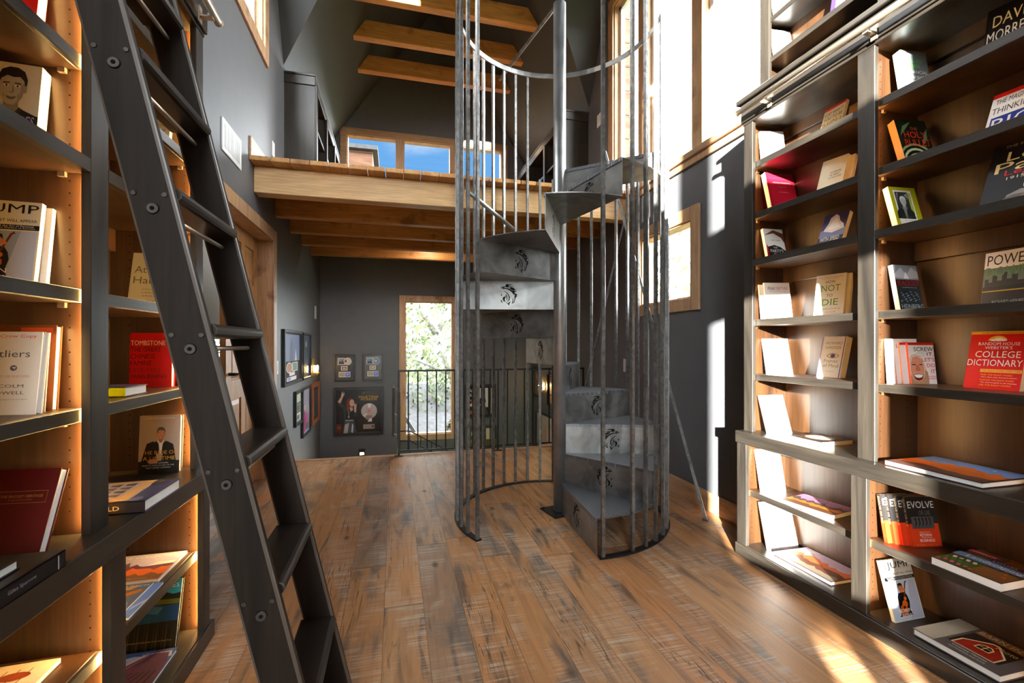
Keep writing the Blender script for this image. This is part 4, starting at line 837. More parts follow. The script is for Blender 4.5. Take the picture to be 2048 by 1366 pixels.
sb('b23', (2.035,1.169,1.705,-88,22,.215,.252), 'large dark hardback with cream and red title above a seated guitarist', .024, (.13,.12,.13), [('e', .98, .46, .2, .19, (.75,.25,.08)), ('e', .98, .46, .13, .12, (.88,.42,.12)), ('p', [(.30,.0),(.34,.14),(.50,.20),(.66,.16),(.80,.04),(.84,0)], (.55,.54,.53)), ('e', .60, .26, .085, .085, (.78,.76,.74)), ('p', [(.51,.28),(.54,.36),(.66,.37),(.69,.28),(.6,.33)], (.35,.33,.32)), ('e', .46, .07, .16, .06, (.40,.36,.34)), ('p', [(.5,.08),(.86,.17),(.87,.14),(.52,.05)], (.65,.62,.58)), ('t', 'THE EARLY YEARS OF', .16, .98, .93, .04, (.85,.72,.45)), ('t', 'the', .42, .62, .83, .07, (.80,.20,.14)), ('t', 'Les', .22, .70, .70, .15, (.90,.80,.55)), ('t', 'Paul', .10, .92, .53, .16, (.90,.80,.55)), ('t', 'Legacy', .24, .88, .44, .11, (.80,.16,.12)), ('t', '1915-1963', .28, .80, .39, .045, (.85,.80,.72))], hard=True, group=G)
sb('b24', (2.060,1.443,1.365,0,9.4,.134,.201), 'dark slate paperback with red and grey capitals below a stormy sky', .020, (.16,.20,.22), [('r', 0, .68, 1, 1, (.55,.57,.60)), ('p', [(0,.8),(.3,.95),(.5,.78),(.75,.96),(1,.86),(1,.72),(.5,.70),(0,.72)], (.75,.76,.78)), ('p', [(.35,.7),(.48,.86),(.6,.7)], (.92,.93,.94))]+[('e', .1+.8*((i*37) % 100)/100, .20+.22*((i*53) % 100)/100, .035, .012, (.55,.60,.62)) for i in range(26)]+[('t', 'BLACKOUT', .05, .95, .54, .12, (.72,.16,.14)), ('t', 'COAL, CLIMATE AND THE LAST CRISIS', .2, .82, .49, .02, (.8,.8,.8)), ('t', 'HEINBERG', .05, .97, .04, .10, (.72,.78,.80))], spine=(.92,.92,.91), group=G)
sb('b25', (2.165,1.234,1.365,-97,7,.150,.205), 'book with black capitals on white above green capitals and a grey skyline', .022, (.14,.14,.14), [('r', 0, .70, 1, 1, Wt), ('r', 0, .36, 1, .70, (.42,.46,.44)), ('p', [(.04,.36),(.04,.5),(.12,.5),(.12,.44),(.2,.44),(.2,.56),(.3,.56),(.3,.46),(.4,.46),(.4,.60),(.5,.60),(.5,.48),(.6,.48),(.6,.55),(.72,.55),(.72,.44),(.85,.44),(.85,.52),(1,.52),(1,.36)], (.20,.20,.19)), ('r', 0, .265, 1, .285, (.75,.58,.20)), ('t', 'POWER', .06, .98, .75, .19, (.16,.15,.15)), ('t', 'DOWN', .04, .96, .53, .19, (.36,.60,.36)), ('t', 'RICHARD HEINBERG', .24, .98, .03, .07, (.62,.62,.60))], spine=(.7,.72,.70), group=G)
sb('b26', (2.116,1.440,1.055,-11,6.3,.116,.176), 'white paperback with black and red title beside a grinning bearded face', .014, Wt, [('r', 0, .94, 1, 1, (.80,.14,.10)), ('p', [(0,0),(0,.60),(.08,.70),(.26,.73),(.46,.66),(.58,.50),(.66,.30),(.68,0)], (.86,.80,.70)), ('p', [(.04,.06),(.04,.50),(.14,.64),(.30,.67),(.46,.60),(.54,.44),(.54,.22),(.42,.06)], (.87,.58,.46)), ('p', [(.0,.0),(.0,.26),(.06,.12),(.20,.06),(.42,.07),(.55,.20),(.58,.34),(.68,.28),(.70,.0)], (.70,.56,.42)), ('p', [(.10,.22),(.30,.25),(.50,.22),(.44,.11),(.30,.08),(.18,.11)], (.45,.16,.14)), ('p', [(.12,.215),(.30,.235),(.48,.215),(.42,.16),(.30,.145),(.20,.16)], Wt), ('p', [(.06,.26),(.30,.30),(.54,.26),(.52,.23),(.30,.26),(.08,.23)], (.78,.66,.50)), ('p', [(.24,.46),(.34,.46),(.40,.33),(.30,.30),(.20,.33)], (.78,.45,.36)), ('p', [(.08,.475),(.24,.48),(.22,.455),(.10,.45)], (.22,.14,.12)), ('p', [(.36,.48),(.50,.475),(.48,.45),(.38,.455)], (.22,.14,.12)), ('p', [(.08,.53),(.24,.54),(.24,.52),(.08,.51)], (.70,.58,.44)), ('p', [(.36,.54),(.50,.53),(.50,.51),(.36,.52)], (.70,.58,.44)), ('t', 'SCREW', .20, .96, .79, .10, K), ('t', 'IT,', .70, .96, .67, .09, K), ('t', 'LESSONS', .3, .58, .73, .028, (.6,.6,.6)), ('t', 'IN LIFE', .4, .60, .67, .028, (.6,.6,.6)), ('t', "LET'S", .48, .97, .54, .09, (.80,.12,.10)), ('t', 'DO', .66, .96, .40, .09, (.80,.12,.10)), ('t', 'IT', .80, .95, .26, .09, (.80,.12,.10)), ('t', 'RICHARD', .68, .97, .16, .035, (.75,.2,.15)), ('t', 'BRANSON', .66, .97, .11, .035, (.75,.2,.15))], spine=(.78,.30,.20), group=G)
for i, (dx, dy, lb) in enumerate(((-.026, .014, 'thin white and red copy right behind the grinning bearded face paperback'), (-.045, .024, 'second thin copy behind the grinning bearded face paperback'))):
    sb('b26c', (2.116+dx, 1.440+dy, 1.055, -11, 6.3, .116, .177), lb, .009, Wt, [('r', 0, .94, 1, 1, (.80,.14,.10))], spine=(.80,.45,.36), group=G)
sb('b26d', (2.040,1.474,1.055,-9,4,.140,.192), 'taller white book at the back of the stack behind the grinning bearded face', .012, Wt, [('t', 'THE', .5, .7, .91, .03, (.4,.4,.4)), ('t', 'LEGEND', .3, .95, .80, .08, (.80,.14,.10))], group=G)
sb('b27', (2.139,1.275,1.055,-92,12.8,.168,.222), 'thick bright red dictionary with white serif title and a yellow sunrise', .046, (.84,.06,.07), [('r', 0, .95, 1, 1, (.88,.62,.14)), ('e', .5, .835, .17, .085, (.93,.72,.18)), ('r', .30, .74, .72, .835, (.84,.06,.07)), ('e', .43, .845, .06, .018, Wt), ('e', .52, .855, .08, .03, Wt), ('e', .6, .845, .06, .018, Wt), ('r', .28, .29, 1, .345, (.90,.70,.25)), ('t', 'THE NEW WORDS FOR', .2, .98, .962, .022, (.45,.2,.1)), ('t', 'RANDOM HOUSE', .17, .90, .755, .055, Wt), ('t', "WEBSTER'S", .30, .78, .69, .05, Wt), ('t', 'COLLEGE', .14, .94, .545, .11, Wt), ('t', 'DICTIONARY', .02, .99, .40, .11, Wt), ('t', 'THE RIGHT WORD EVERY TIME', .31, .98, .30, .033, (.84,.06,.07)), ('t', 'FIND THE RIGHT WORD', .30, .86, .235, .025, (.93,.72,.18)), ('t', 'More than sixty thousand entries', .32, .94, .195, .02, Wt), ('t', 'CHOOSE THE RIGHT WORD', .30, .90, .145, .025, (.93,.72,.18)), ('t', 'The clearest guide to the language', .32, .95, .105, .02, Wt), ('t', 'USE THE RIGHT WORD', .30, .86, .06, .025, (.93,.72,.18))], hard=True, group=G)
fb('large flat canyon picture book with a blue sky, on the ledge of the near bay', 1.956, 1.432, .747, -90.5, .325, .275, .021, (.30,.20,.18), landscape((.45,.60,.85), (.84,.45,.22), (.80,.40,.18), (.40,.28,.24), [('e', .72, .8, .02, .02, Wt)]), hard=True, group=G)
ev = [('r', 0, 0, 1, .46, (.88,.26,.12)), ('p', [(0,.46),(.6,.46),(.75,.42),(.92,.55),(1,.5),(1,1),(0,1)], (.16,.15,.15)), ('r', .10, .36, .86, .60, (.32,.31,.31))]+[('p', [(.2+.12*i,.38),(.24+.12*i,.5),(.2+.12*i,.57),(.27+.12*i,.58),(.28+.12*i,.46)], (.14,.14,.14)) for i in range(5)]+[
   ('t', 'EVOLVE', .05, .95, .77, .14, Wt), ('t', 'OR DIE', .38, .78, .63, .09, (.45,.43,.42)), ('t', 'SEVEN STEPS TO', .3, .66, .28, .02, Wt), ('t', 'RETHINK', .3, .72, .21, .05, Wt), ('t', 'THE WAY YOU DO', .34, .7, .175, .02, Wt), ('t', 'BUSINESS', .28, .78, .10, .055, Wt), ('t', 'ROBIN CROW', .12, .9, .02, .04, (.95,.45,.25))]
GE = 'stack of black and orange paperbacks'
evs = [('r', 0, 0, .55, 1, (.16,.15,.15)), ('r', .55, 0, 1, 1, (.88,.26,.12)), ('t', 'EVOLVE OR DIE', .05, .6, .25, .5, (.92,.80,.60))]
for i, (dx, dy, lb) in enumerate(((0, 0, 'front black and orange paperback in the stack under the ledge'), (-.022, .019, 'second black and orange paperback, directly behind the front one'), (-.043, .037, 'third black and orange paperback from the front of its stack'), (-.062, .054, 'rearmost black and orange paperback in the stack of four'))):
    sb('b29', (2.066+dx, 1.412+dy-.012, .388, -11, 11.8, .128, .197), lb, .016, (.16,.15,.15), ev if i == 0 else [('r', 0, 0, 1, .46, (.88,.26,.12)), ('t', 'EVOLVE', .05, .95, .77, .14, Wt)], spine=(.30,.20,.16), spart=evs, group=GE)
fb('flat garden book with pink flowers and a blue title band', 1.975, 1.275, .416, -90, .205, .258, .027, (.30,.26,.16), [('r', 0, 0, 1, 1, (.36,.30,.18)), ('r', 0, .05, .5, .48, (.30,.36,.16)), ('r', .5, .04, .98, .40, (.50,.32,.18)), ('r', .5, .6, .98, .97, (.55,.38,.16)), ('r', .03, .6, .46, .97, (.42,.40,.20))]+[('e', .05+.4*((i*29) % 50)/50, .08+.36*((i*17) % 50)/50, .03, .025, [(.85,.35,.55),(.35,.48,.20),(.90,.75,.80)][i % 3]) for i in range(22)]+[('e', .52+.44*((i*31) % 50)/50, .08+.86*((i*19) % 50)/50, .03, .02, [(.75,.45,.20),(.45,.35,.15),(.65,.25,.15)][i % 3]) for i in range(26)]+[('r', .0, .42, 1, .60, (.42,.52,.68)), ('r', .0, .72, .42, .84, (.78,.18,.45)), ('r', .4, .62, .86, .70, (.30,.16,.40)), ('t', 'Landscaping', .16, .96, .44, .13, (.90,.92,.94)), ('t', 'LOWES', .45, .78, .63, .05, Wt), ('t', 'COMPLETE', .06, .40, .75, .055, Wt)], group=G)
sb('b31', (2.002,1.422,.072,-.2,15.7,.163,.236), 'white book with a seated guitarist, leaning on the bottom deck', .014, CRm, [('r', .03, .02, .97, .64, (.80,.84,.90))]+jump_art()[1:], group=G)
fb('large flat book with a red barn gable, on the bottom deck at the right edge', 1.984, 1.345, .102, -90.5, .27, .25, .026, (.36,.34,.33), [('r', 0, 0, .26, 1, (.62,.59,.53)), ('r', .26, .0, 1, 1, (.34,.31,.30)), ('r', .30, .72, 1, .98, (.60,.42,.22)), ('r', .30, .22, .86, .80, (.16,.12,.11)), ('p', [(.34,.22),(.34,.46),(.55,.74),(.62,.74),(.82,.46),(.82,.22)], (.82,.72,.55)), ('p', [(.36,.24),(.36,.45),(.56,.71),(.61,.71),(.80,.45),(.80,.24)], (.55,.14,.10)), ('p', [(.50,.40),(.50,.52),(.55,.58),(.62,.58),(.67,.52),(.67,.40)], (.85,.75,.50)), ('p', [(.515,.415),(.515,.515),(.555,.56),(.615,.56),(.655,.515),(.655,.415)], K), ('r', .58, .41, .59, .57, (.85,.75,.50)), ('r', .51, .49, .66, .50, (.85,.75,.50)), ('t', 'BARN IN NY', .32, .98, .84, .10, (.88,.82,.74)), ('t', 'Photo', .62, .84, .62, .10, (.75,.60,.30)), ('t', 'Country Homes', .4, .78, .12, .06, (.85,.85,.85)), ('t', 'PHOTOGRAPHS AND PLANS', .4, .8, .06, .03, (.85,.85,.85))], hard=True, group=G)
# upper tier, right
sb('t1', (2.108,2.145,3.105,-5,9,.122,.17), 'book with a pale floral cover, topmost beside the tall window', .014, (.90,.88,.82), [('e', .1+.8*((i*37) % 60)/60, .1+.8*((i*23) % 60)/60, .07, .05, [(.75,.62,.35),(.62,.66,.48),(.80,.72,.60)][i % 3]) for i in range(24)], group=G)
sb('t2', (2.108,2.145,2.875,-5,9,.122,.172), 'sunlit white book above the crown of the right bookcase', .014, Wt, [('t', 'POEMS', .25, .75, .6, .06, (.85,.85,.83))], group=G)
sb('t3', (2.165,1.86,2.875,-88,9,.135,.19), 'white book with a dark purple left edge, above the ladder pipe', .02, Wt, [('r', 0, 0, .2, 1, (.28,.22,.42)), ('t', 'MUSIC', .3, .9, .55, .08, (.3,.25,.4))], group=G)
sb('t4', (2.108,1.43,2.875,-6,10,.12,.17), 'red and black book above the crown in the near bay', .014, (.65,.10,.12), [('r', .4, 0, .7, 1, K), ('t', 'FIRE', .1, .9, .6, .1, Wt)], group=G)

# left bookcase, near bay
GL = 'books on the left bookcase'
sb('a1', (-1.005,1.375,1.975,2,8,.145,.225), 'bright red book with white page edges, highest at the left edge', .03, (.86,.12,.10), [('t', 'FOCUS', .15, .85, .7, .1, Wt)], group=GL)
sb('A2', (-1.002,1.372,1.705,3.5,7.3,.144,.218), 'book with a black and white portrait above purple capitals', .034, (.84,.76,.62), [('r', 0, 0, 1, .38, (.14,.12,.11)), ('r', 0, .38, .14, 1, (.16,.14,.13))]+bust(.62, .70, .215, (.70,.63,.56), (.16,.13,.11), (.12,.11,.10), None, 1.12, False)+[('t', 'Kevin', .04, .36, .80, .09, K), ('t', 'Trudeau', .04, .42, .62, .09, K), ('t', 'NATURAL CURES', -.0, .96, .245, .115, (.94,.88,.92)), ('t', 'NATURAL CURES', .005, .955, .25, .105, (.38,.26,.56)), ('t', "THEY DON'T WANT YOU", .0, .95, .135, .085, (.94,.88,.92)), ('t', "THEY DON'T WANT YOU", .005, .945, .14, .077, (.38,.26,.56)), ('t', 'TO KNOW ABOUT', .2, .95, .04, .07, (.85,.8,.9))], group=GL)
sb('A3', (-1.001,1.368,1.365,3.6,9,.142,.216), 'beige book with a guitarist in black and a bold black title, on the left', .015, (.86,.80,.68), jump_art(), group=GL)
sb('A3b', (-.990,1.390,1.365,3.6,8,.142,.208), 'white book behind the beige guitarist book on the left', .013, Wt, [], group=GL)
sb('A4', (-.958,1.340,1.055,-6,6,.135,.198), 'pale grey hardback with small serif title and red handwriting on top', .020, (.86,.82,.77), [('e', .60, .56, .055, .034, (.35,.35,.40)), ('p', [(.57,.57),(.62,.545),(.64,.575)], (.8,.8,.8)), ('e', .08, .90, .05, .03, (.42,.40,.48)), ('e', .12, .87, .04, .03, (.35,.33,.42)), ('t', 'Outliers', .05, .84, .69, .085, (.32,.31,.30)), ('t', 'THE STORY OF SUCCESS', .1, .86, .445, .028, (.72,.48,.40)), ('t', 'MALCOLM', .12, .78, .325, .038, (.30,.30,.30)), ('t', 'GLADWELL', .10, .80, .245, .038, (.30,.30,.30)), ('t', 'Author of The Tipping Point and Blink', .1, .86, .175, .018, (.5,.45,.4)), ('t', 'Crow Copy', .36, .92, .915, .05, (.86,.25,.14))], hard=True, group=GL)
sb('A4b', (-.972,1.362,1.055,0,5.5,.135,.198), 'white-edged book directly behind the pale grey hardback with red handwriting', .018, (.85,.83,.80), [], hard=True, group=GL)
sb('A4c', (-.972,1.384,1.055,3,5,.142,.216), 'taller brown and orange book at the back of the stack with red handwriting', .024, (.45,.24,.10), [('r', .5, .8, .95, .97, (.80,.32,.12))], hard=True, group=GL)
fb('closed book lying flat in front of the pale grey hardback', -.95, 1.06, 1.079, 60, .13, .19, .022, (.25,.26,.30), [('r', .1, .2, .9, .8, (.5,.52,.55))], group=GL)
sb('A6', (-.954,1.322,.725,-5.3,20,.146,.202), 'dark maroon clothbound book with a small gold box title', .026, (.30,.06,.06), [('r', .17, .60, .90, .605, (.62,.40,.22)), ('r', .17, .735, .90, .74, (.62,.40,.22)), ('r', .17, .60, .175, .74, (.62,.40,.22)), ('r', .895, .60, .90, .74, (.62,.40,.22)), ('t', 'THE BRICKEY HERITAGE', .23, .84, .665, .03, (.66,.44,.24)), ('t', 'by Raymond Lester Brickey', .36, .70, .63, .016, (.66,.44,.24)), ('r', .04, 0, .05, 1, (.40,.12,.10))], hard=True, group=GL)
fb('big black glossy book with its lettered spine to the room, lying on the left ledge', -.712, 1.235, .763, 180, .27, .36, .037, (.05,.05,.07), [('e', .5, .5, .3, .3, (.08,.10,.16)), ('t', 'WORLDS', .2, .8, .75, .08, (.6,.6,.65))], hard=True, spart=[('t', 'NEW WORLDS', .12, .50, .36, .34, (.70,.72,.75)), ('t', 'Giles Sparrow', .56, .76, .4, .26, (.65,.66,.70)), ('r', .93, .1, .94, .9, (.8,.8,.8))], group=GL)
fb('smaller black book with a blue glowing shape, on top of the big black book', -.955, .875, .785, 0, .215, .275, .021, (.05,.05,.06), [('e', .50, .76, .22, .09, (.10,.40,.80)), ('e', .42, .78, .10, .04, (.45,.75,.95)), ('e', .6, .2, .2, .12, (.2,.3,.4)), ('t', 'SPACE', .2, .8, .45, .1, (.75,.78,.8))], hard=True, group=GL)
fb('cream book with faint brown leaf lines, lying on the lowest left shelf', -1.05, 1.17, .402, 2, .215, .27, .012, (.88,.80,.70), [('p', [(.1+.12*i,.05),(.2+.12*i,.9),(.215+.12*i,.9),(.13+.12*i,.05)], (.62,.45,.40)) for i in range(6)]+[('e', .7, .8, .15, .06, (.60,.28,.18))], group=GL)
# left bookcase, far bay
sb('B1', (-.985,2.02,1.975,0,9,.145,.19), 'cream book with gold script lettering seen between the ladder treads', .02, (.90,.84,.68), [('t', 'Success', .1, .9, .72, .16, (.80,.58,.22)), ('t', 'for the long run', .3, .9, .46, .05, K), ('t', 'A GUIDE', .5, .9, .36, .04, K)], pages='cream', group=GL)
sb('B3', (-.965,1.998,1.365,-1.7,12,.140,.212), 'cream book with soft grey-brown title, half hidden by the ladder', .028, (.91,.88,.80), [('t', 'Atomic', .08, .92, .62, .13, (.52,.47,.40)), ('t', 'Habits', .08, .88, .42, .13, (.52,.47,.40)), ('t', 'An Easy & Proven Way', .30, .90, .30, .028, (.5,.45,.4)), ('t', 'to Build Good Habits', .30, .9, .24, .028, (.5,.45,.4)), ('t', '& Break Bad Ones', .32, .9, .18, .028, (.5,.45,.4)), ('t', 'James Clear', .3, .8, .06, .05, (.5,.45,.4))], pages='cream', group=GL)
sb('B4', (-.986,2.055,1.055,0,2,.142,.212), 'scarlet hardback with stacked black and cream capitals, behind the ladder', .028, (.86,.06,.08), [('t', 'TOMBSTONE', .03, .84, .775, .085, (.95,.88,.72)), ('t', 'THE GREAT', .03, .74, .655, .085, (.28,.02,.04)), ('t', 'CHINESE', .03, .60, .53, .085, (.28,.02,.04)), ('t', 'FAMINE', .03, .52, .405, .085, (.28,.02,.04)), ('t', '1958-1962', .03, .72, .28, .085, (.62,.03,.06)), ('t', 'YANG JISHENG', .03, .88, .155, .085, (.20,.02,.03))], hard=True, group=GL)
fb('lime green spined book lying flat in front of the scarlet hardback', -.825, 1.70, 1.086, 90, .135, .20, .030, (.26,.22,.34), [('p', [(.2,.2),(.5,.5),(.8,.3),(.6,.8)], (.45,.62,.25))], spine=(.70,.76,.05), hard=True, spart=[('e', .72, .5, .04, .2, (.45,.50,.10)), ('r', .3, .35, .5, .6, (.85,.88,.55))], group=GL)
sb('B6', (-.948,2.035,.725,-.6,4.2,.138,.222), 'book with a smiling man in a dark jacket and gold capitals', .026, (.70,.60,.53), [('r', 0, 0, 1, .22, (.18,.14,.12))]+bust(.53, .685, .10, (.84,.52,.36), (.38,.33,.30), (.11,.10,.10), (.93,.90,.88), 1.25)+[('p', [(.08,.22),(.2,.52),(.36,.56),(.44,.3),(.5,0),(.05,.0)], (.11,.10,.10)), ('p', [(.92,.22),(.84,.5),(.68,.56),(.58,.3),(.52,0),(.95,.0)], (.11,.10,.10)), ('e', .36, .22, .13, .035, (.84,.52,.36)), ('t', '#1 NEW YORK TIMES BESTSELLER', .16, .86, .945, .018, (.95,.92,.88)), ('t', 'ROBERT IGER', .16, .88, .89, .045, (.72,.56,.36)), ('t', 'THE RIDE OF', .07, .93, .335, .062, (.90,.62,.15)), ('t', 'A LIFETIME', .12, .90, .235, .062, (.90,.62,.15)), ('t', 'LESSONS LEARNED', .26, .74, .175, .022, (.92,.90,.86)), ('t', 'FROM 15 YEARS AS CEO OF THE', .12, .88, .135, .022, (.92,.90,.86)), ('t', 'WALT DISNEY COMPANY', .20, .80, .095, .022, (.92,.90,.86))], hard=True, group=GL)
fb('thick dark book with a gold lettered spine, lying on the ledge behind the ladder', -.714, 1.572, .761, 90, .232, .32, .035, (.30,.30,.38), [('e', .1+.8*((i*37) % 60)/60, .1+.8*((i*23) % 60)/60, .09, .05, [(.55,.50,.52),(.35,.28,.25),(.70,.62,.55),(.25,.30,.42)][i % 4]) for i in range(34)], spine=(.16,.12,.11), hard=True, spart=[('t', 'OLD WORLD', .34, .80, .30, .36, (.85,.76,.60))], group=GL)
fb('thin tan booklet with a photo of thatched roofs, on top of the thick dark book', -.762, 1.585, .7645, 94, .205, .255, .003, (.80,.62,.40), [('r', .12, .12, .88, .78, (.72,.68,.70))]+[('p', [(.14+.19*(i % 4)-.02*(i//4), .16+.15*(i//4)), (.30+.19*(i % 4)-.02*(i//4), .16+.15*(i//4)), (.26+.19*(i % 4)-.02*(i//4), .27+.15*(i//4)), (.18+.19*(i % 4)-.02*(i//4), .27+.15*(i//4))], [(.42,.36,.34),(.30,.26,.26)][i % 2]) for i in range(15)]+[('e', .3, .88, .14, .06, (.82,.32,.18))], group=GL)
fb('flat picture book of an orange dusk landscape, at the back of the lower left shelf', -1.03, 1.855, .398, 0, .228, .232, .010, (.70,.66,.74), landscape((.74,.70,.82), (.42,.26,.34), (.85,.42,.20), (.52,.36,.24), [('p', [(.6,.52),(.98,.56),(.98,.66),(.72,.64)], (.95,.90,.84))])+[('t', 'THE COLLECTION', .06, .94, .84, .08, (.93,.92,.94)), ('t', 'Interior Spaces', .2, .8, .08, .04, (.85,.75,.6))], group=GL)
fb('flat book of orange clouds on grey sky, front of the lower left shelf', -.965, 1.63, .400, 0, .158, .205, .006, (.42,.45,.52), [('p', [(.2,.45),(.4,.62),(.65,.68),(.9,.8),(.95,.72),(.7,.55),(.45,.45)], (.85,.50,.18)), ('p', [(.3,.75),(.5,.86),(.8,.92),(.7,.8)], (.90,.62,.28)), ('p', [(0,.3),(.4,.25),(.9,.4),(1,.2),(1,0),(0,0)], (.55,.58,.64)), ('t', 'MUNICH', .45, .96, .88, .06, Wt)], group=GL)
fb('pale blue book under the flat book of orange clouds', -.965, 1.625, .3935, 0, .185, .215, .0055, (.55,.66,.88), [('r', .86, 0, 1, 1, (.42,.56,.85)), ('p', [(.88,.2),(1,.4),(1,.5),(.88,.3)], (.75,.75,.92))], group=GL)
sb('B8', (-.985,1.995,.072,-3,14,.180,.245), 'upright picture book of a blue lake above dark reeds, behind the ladder foot', .018, (.12,.11,.06), [('r', 0, .78, 1, 1, (.20,.62,.72)), ('p', [(0,.72),(.3,.82),(.6,.84),(.85,.78),(1,.80),(1,.70),(0,.68)], (.12,.14,.10)), ('r', 0, .64, 1, .71, (.42,.42,.14)), ('p', [(0,.38),(0,.62),(.4,.66),(.7,.62),(1,.64),(1,.40)], (.12,.28,.44)), ('p', [(.2,.55),(.5,.62),(.7,.6),(.6,.5)], (.25,.42,.58))]+[('p', [(.03+.058*i,0),(.05+.058*i,.42+.04*(i % 3)),(.07+.058*i,0)], [(.20,.18,.06),(.28,.24,.08),(.10,.09,.04)][i % 3]) for i in range(16)]+[('t', 'photographs by Nathan Fulton and text by Sandy Toole', .1, .92, .12, .022, (.70,.62,.45)), ('t', 'PLACES', .5, .96, .88, .06, Wt)], hard=True, group=GL)
fb('flat picture book of a wooden pier at sea, on the bottom left deck', -1.0, 1.725, .090, 0, .215, .235, .017, (.20,.26,.40), [('r', 0, .6, 1, 1, (.22,.32,.52)), ('p', [(.05,.8),(.4,.9),(.8,.84),(.95,.92),(1,.8),(.6,.74),(.2,.72)], (.62,.66,.74)), ('p', [(0,0),(.0,.35),(.72,.98),(.9,.98),(1,.6),(1,0)], (.34,.22,.28)), ('p', [(0,.4),(.55,.9),(.62,.9),(.0,.3)], (.80,.70,.66)), ('p', [(0,.2),(.66,.92),(.70,.92),(.06,.12)], (.55,.36,.42))]+[('p', [(.1+.14*i,.02),(.5+.08*i,.5),(.53+.08*i,.5),(.16+.14*i,.02)], (.20,.12,.16)) for i in range(6)]+[('p', [(.2,.0),(.6,.1),(.7,0)], (.20,.50,.62)), ('t', 'AT THE END OF THE HARBOR', .52, .96, .9, .03, (.9,.9,.92))], hard=True, group=GL)
# ------------------------------------------------------------------ framed pictures and sconces
def frame_M(axis, c):      # local x right, local -y towards the viewer, z up
    if axis == 'far': return Matrix.Translation(c)
    if axis == 'left': return Matrix.Translation(c) @ Matrix.Rotation(R(90), 4, 'Z')
    return Matrix.Translation(c) @ Matrix.Rotation(R(-90), 4, 'Z')
def framed(label, axis, c, W, H, fw, col, bg, art, cat='picture', depth=.03, group=None):
    """c = bottom centre of the frame on the wall plane"""
    mb = MB(); w = W/2
    mb.box(-w, -w+fw, -depth, 0, 0, H); mb.box(w-fw, w, -depth, 0, 0, H); mb.box(-w+fw, w-fw, -depth, 0, 0, fw); mb.box(-w+fw, w-fw, -depth, 0, H-fw, H)
    o = mb.build('picture_frame', col, None, .003, frame_M(axis, c)); tag(o, label, cat, group)
    iw, ih = W-2*fw, H-2*fw
    mb = MB(); mb.box(-iw/2, iw/2, -.010, -.004, fw, H-fw); q = mb.build('backing', plain('mat_%02x%02x%02x' % tuple(int(x*255) for x in bg), [x**2.2 for x in bg], .25, 0, .5)); q.parent = o
    for nm, items in (('print', [a for a in art if a[0] != 't']), ('lettering', [a for a in art if a[0] == 't'])):
        if not items: continue
        am, ms = art_mesh(items, iw, ih, .0002); off = .0105+(.006 if nm == 'lettering' else 0)
        am.v = [(x-iw/2, y-off, z+fw) for x, y, z in am.v]; q = am.build(nm, ms); q.parent = o
    return o
BLKF = plain('black_picture_frame', (.018, .018, .02), .3)
def award(c1, c2, c3):
    return [('r', .12, .63, .52, .92, Wt), ('r', .15, .655, .49, .895, c1), ('p', [(.15,.655),(.22,.80),(.30,.74),(.38,.84),(.49,.655)], [x*.4 for x in c1]), ('e', .68, .775, .215, .16, Wt), ('e', .68, .775, .195, .145, c2), ('p', [(.68,.775),(.52,.86),(.50,.72)], c3), ('e', .68, .775, .05, .037, (.95,.9,.85)),
            ('r', .30, .40, .66, .58, Wt), ('r', .35, .435, .61, .545, [.6*x for x in c3]), ('r', .40, .47, .56, .51, Wt), ('r', .17, .12, .82, .34, Wt), ('r', .20, .145, .54, .315, (.66,.65,.55)), ('r', .56, .145, .79, .315, (.30,.38,.82)), ('e', .67, .235, .07, .06, (.62,.68,.95))]
framed('small black-framed record award with a red and silver disc, on the far wall', 'far', (-.735, YF, .665), .30, .41, .022, BLKF, (.28,.25,.23), award((.55,.60,.66), (.82,.80,.78), (.60,.10,.12)), 'record award')
framed('small black-framed record award with a blue disc, on the far wall near the tall window', 'far', (-.322, YF, .672), .298, .405, .022, BLKF, (.26,.23,.22), award((.45,.62,.76), (.42,.55,.72), (.85,.66,.25)), 'record award')
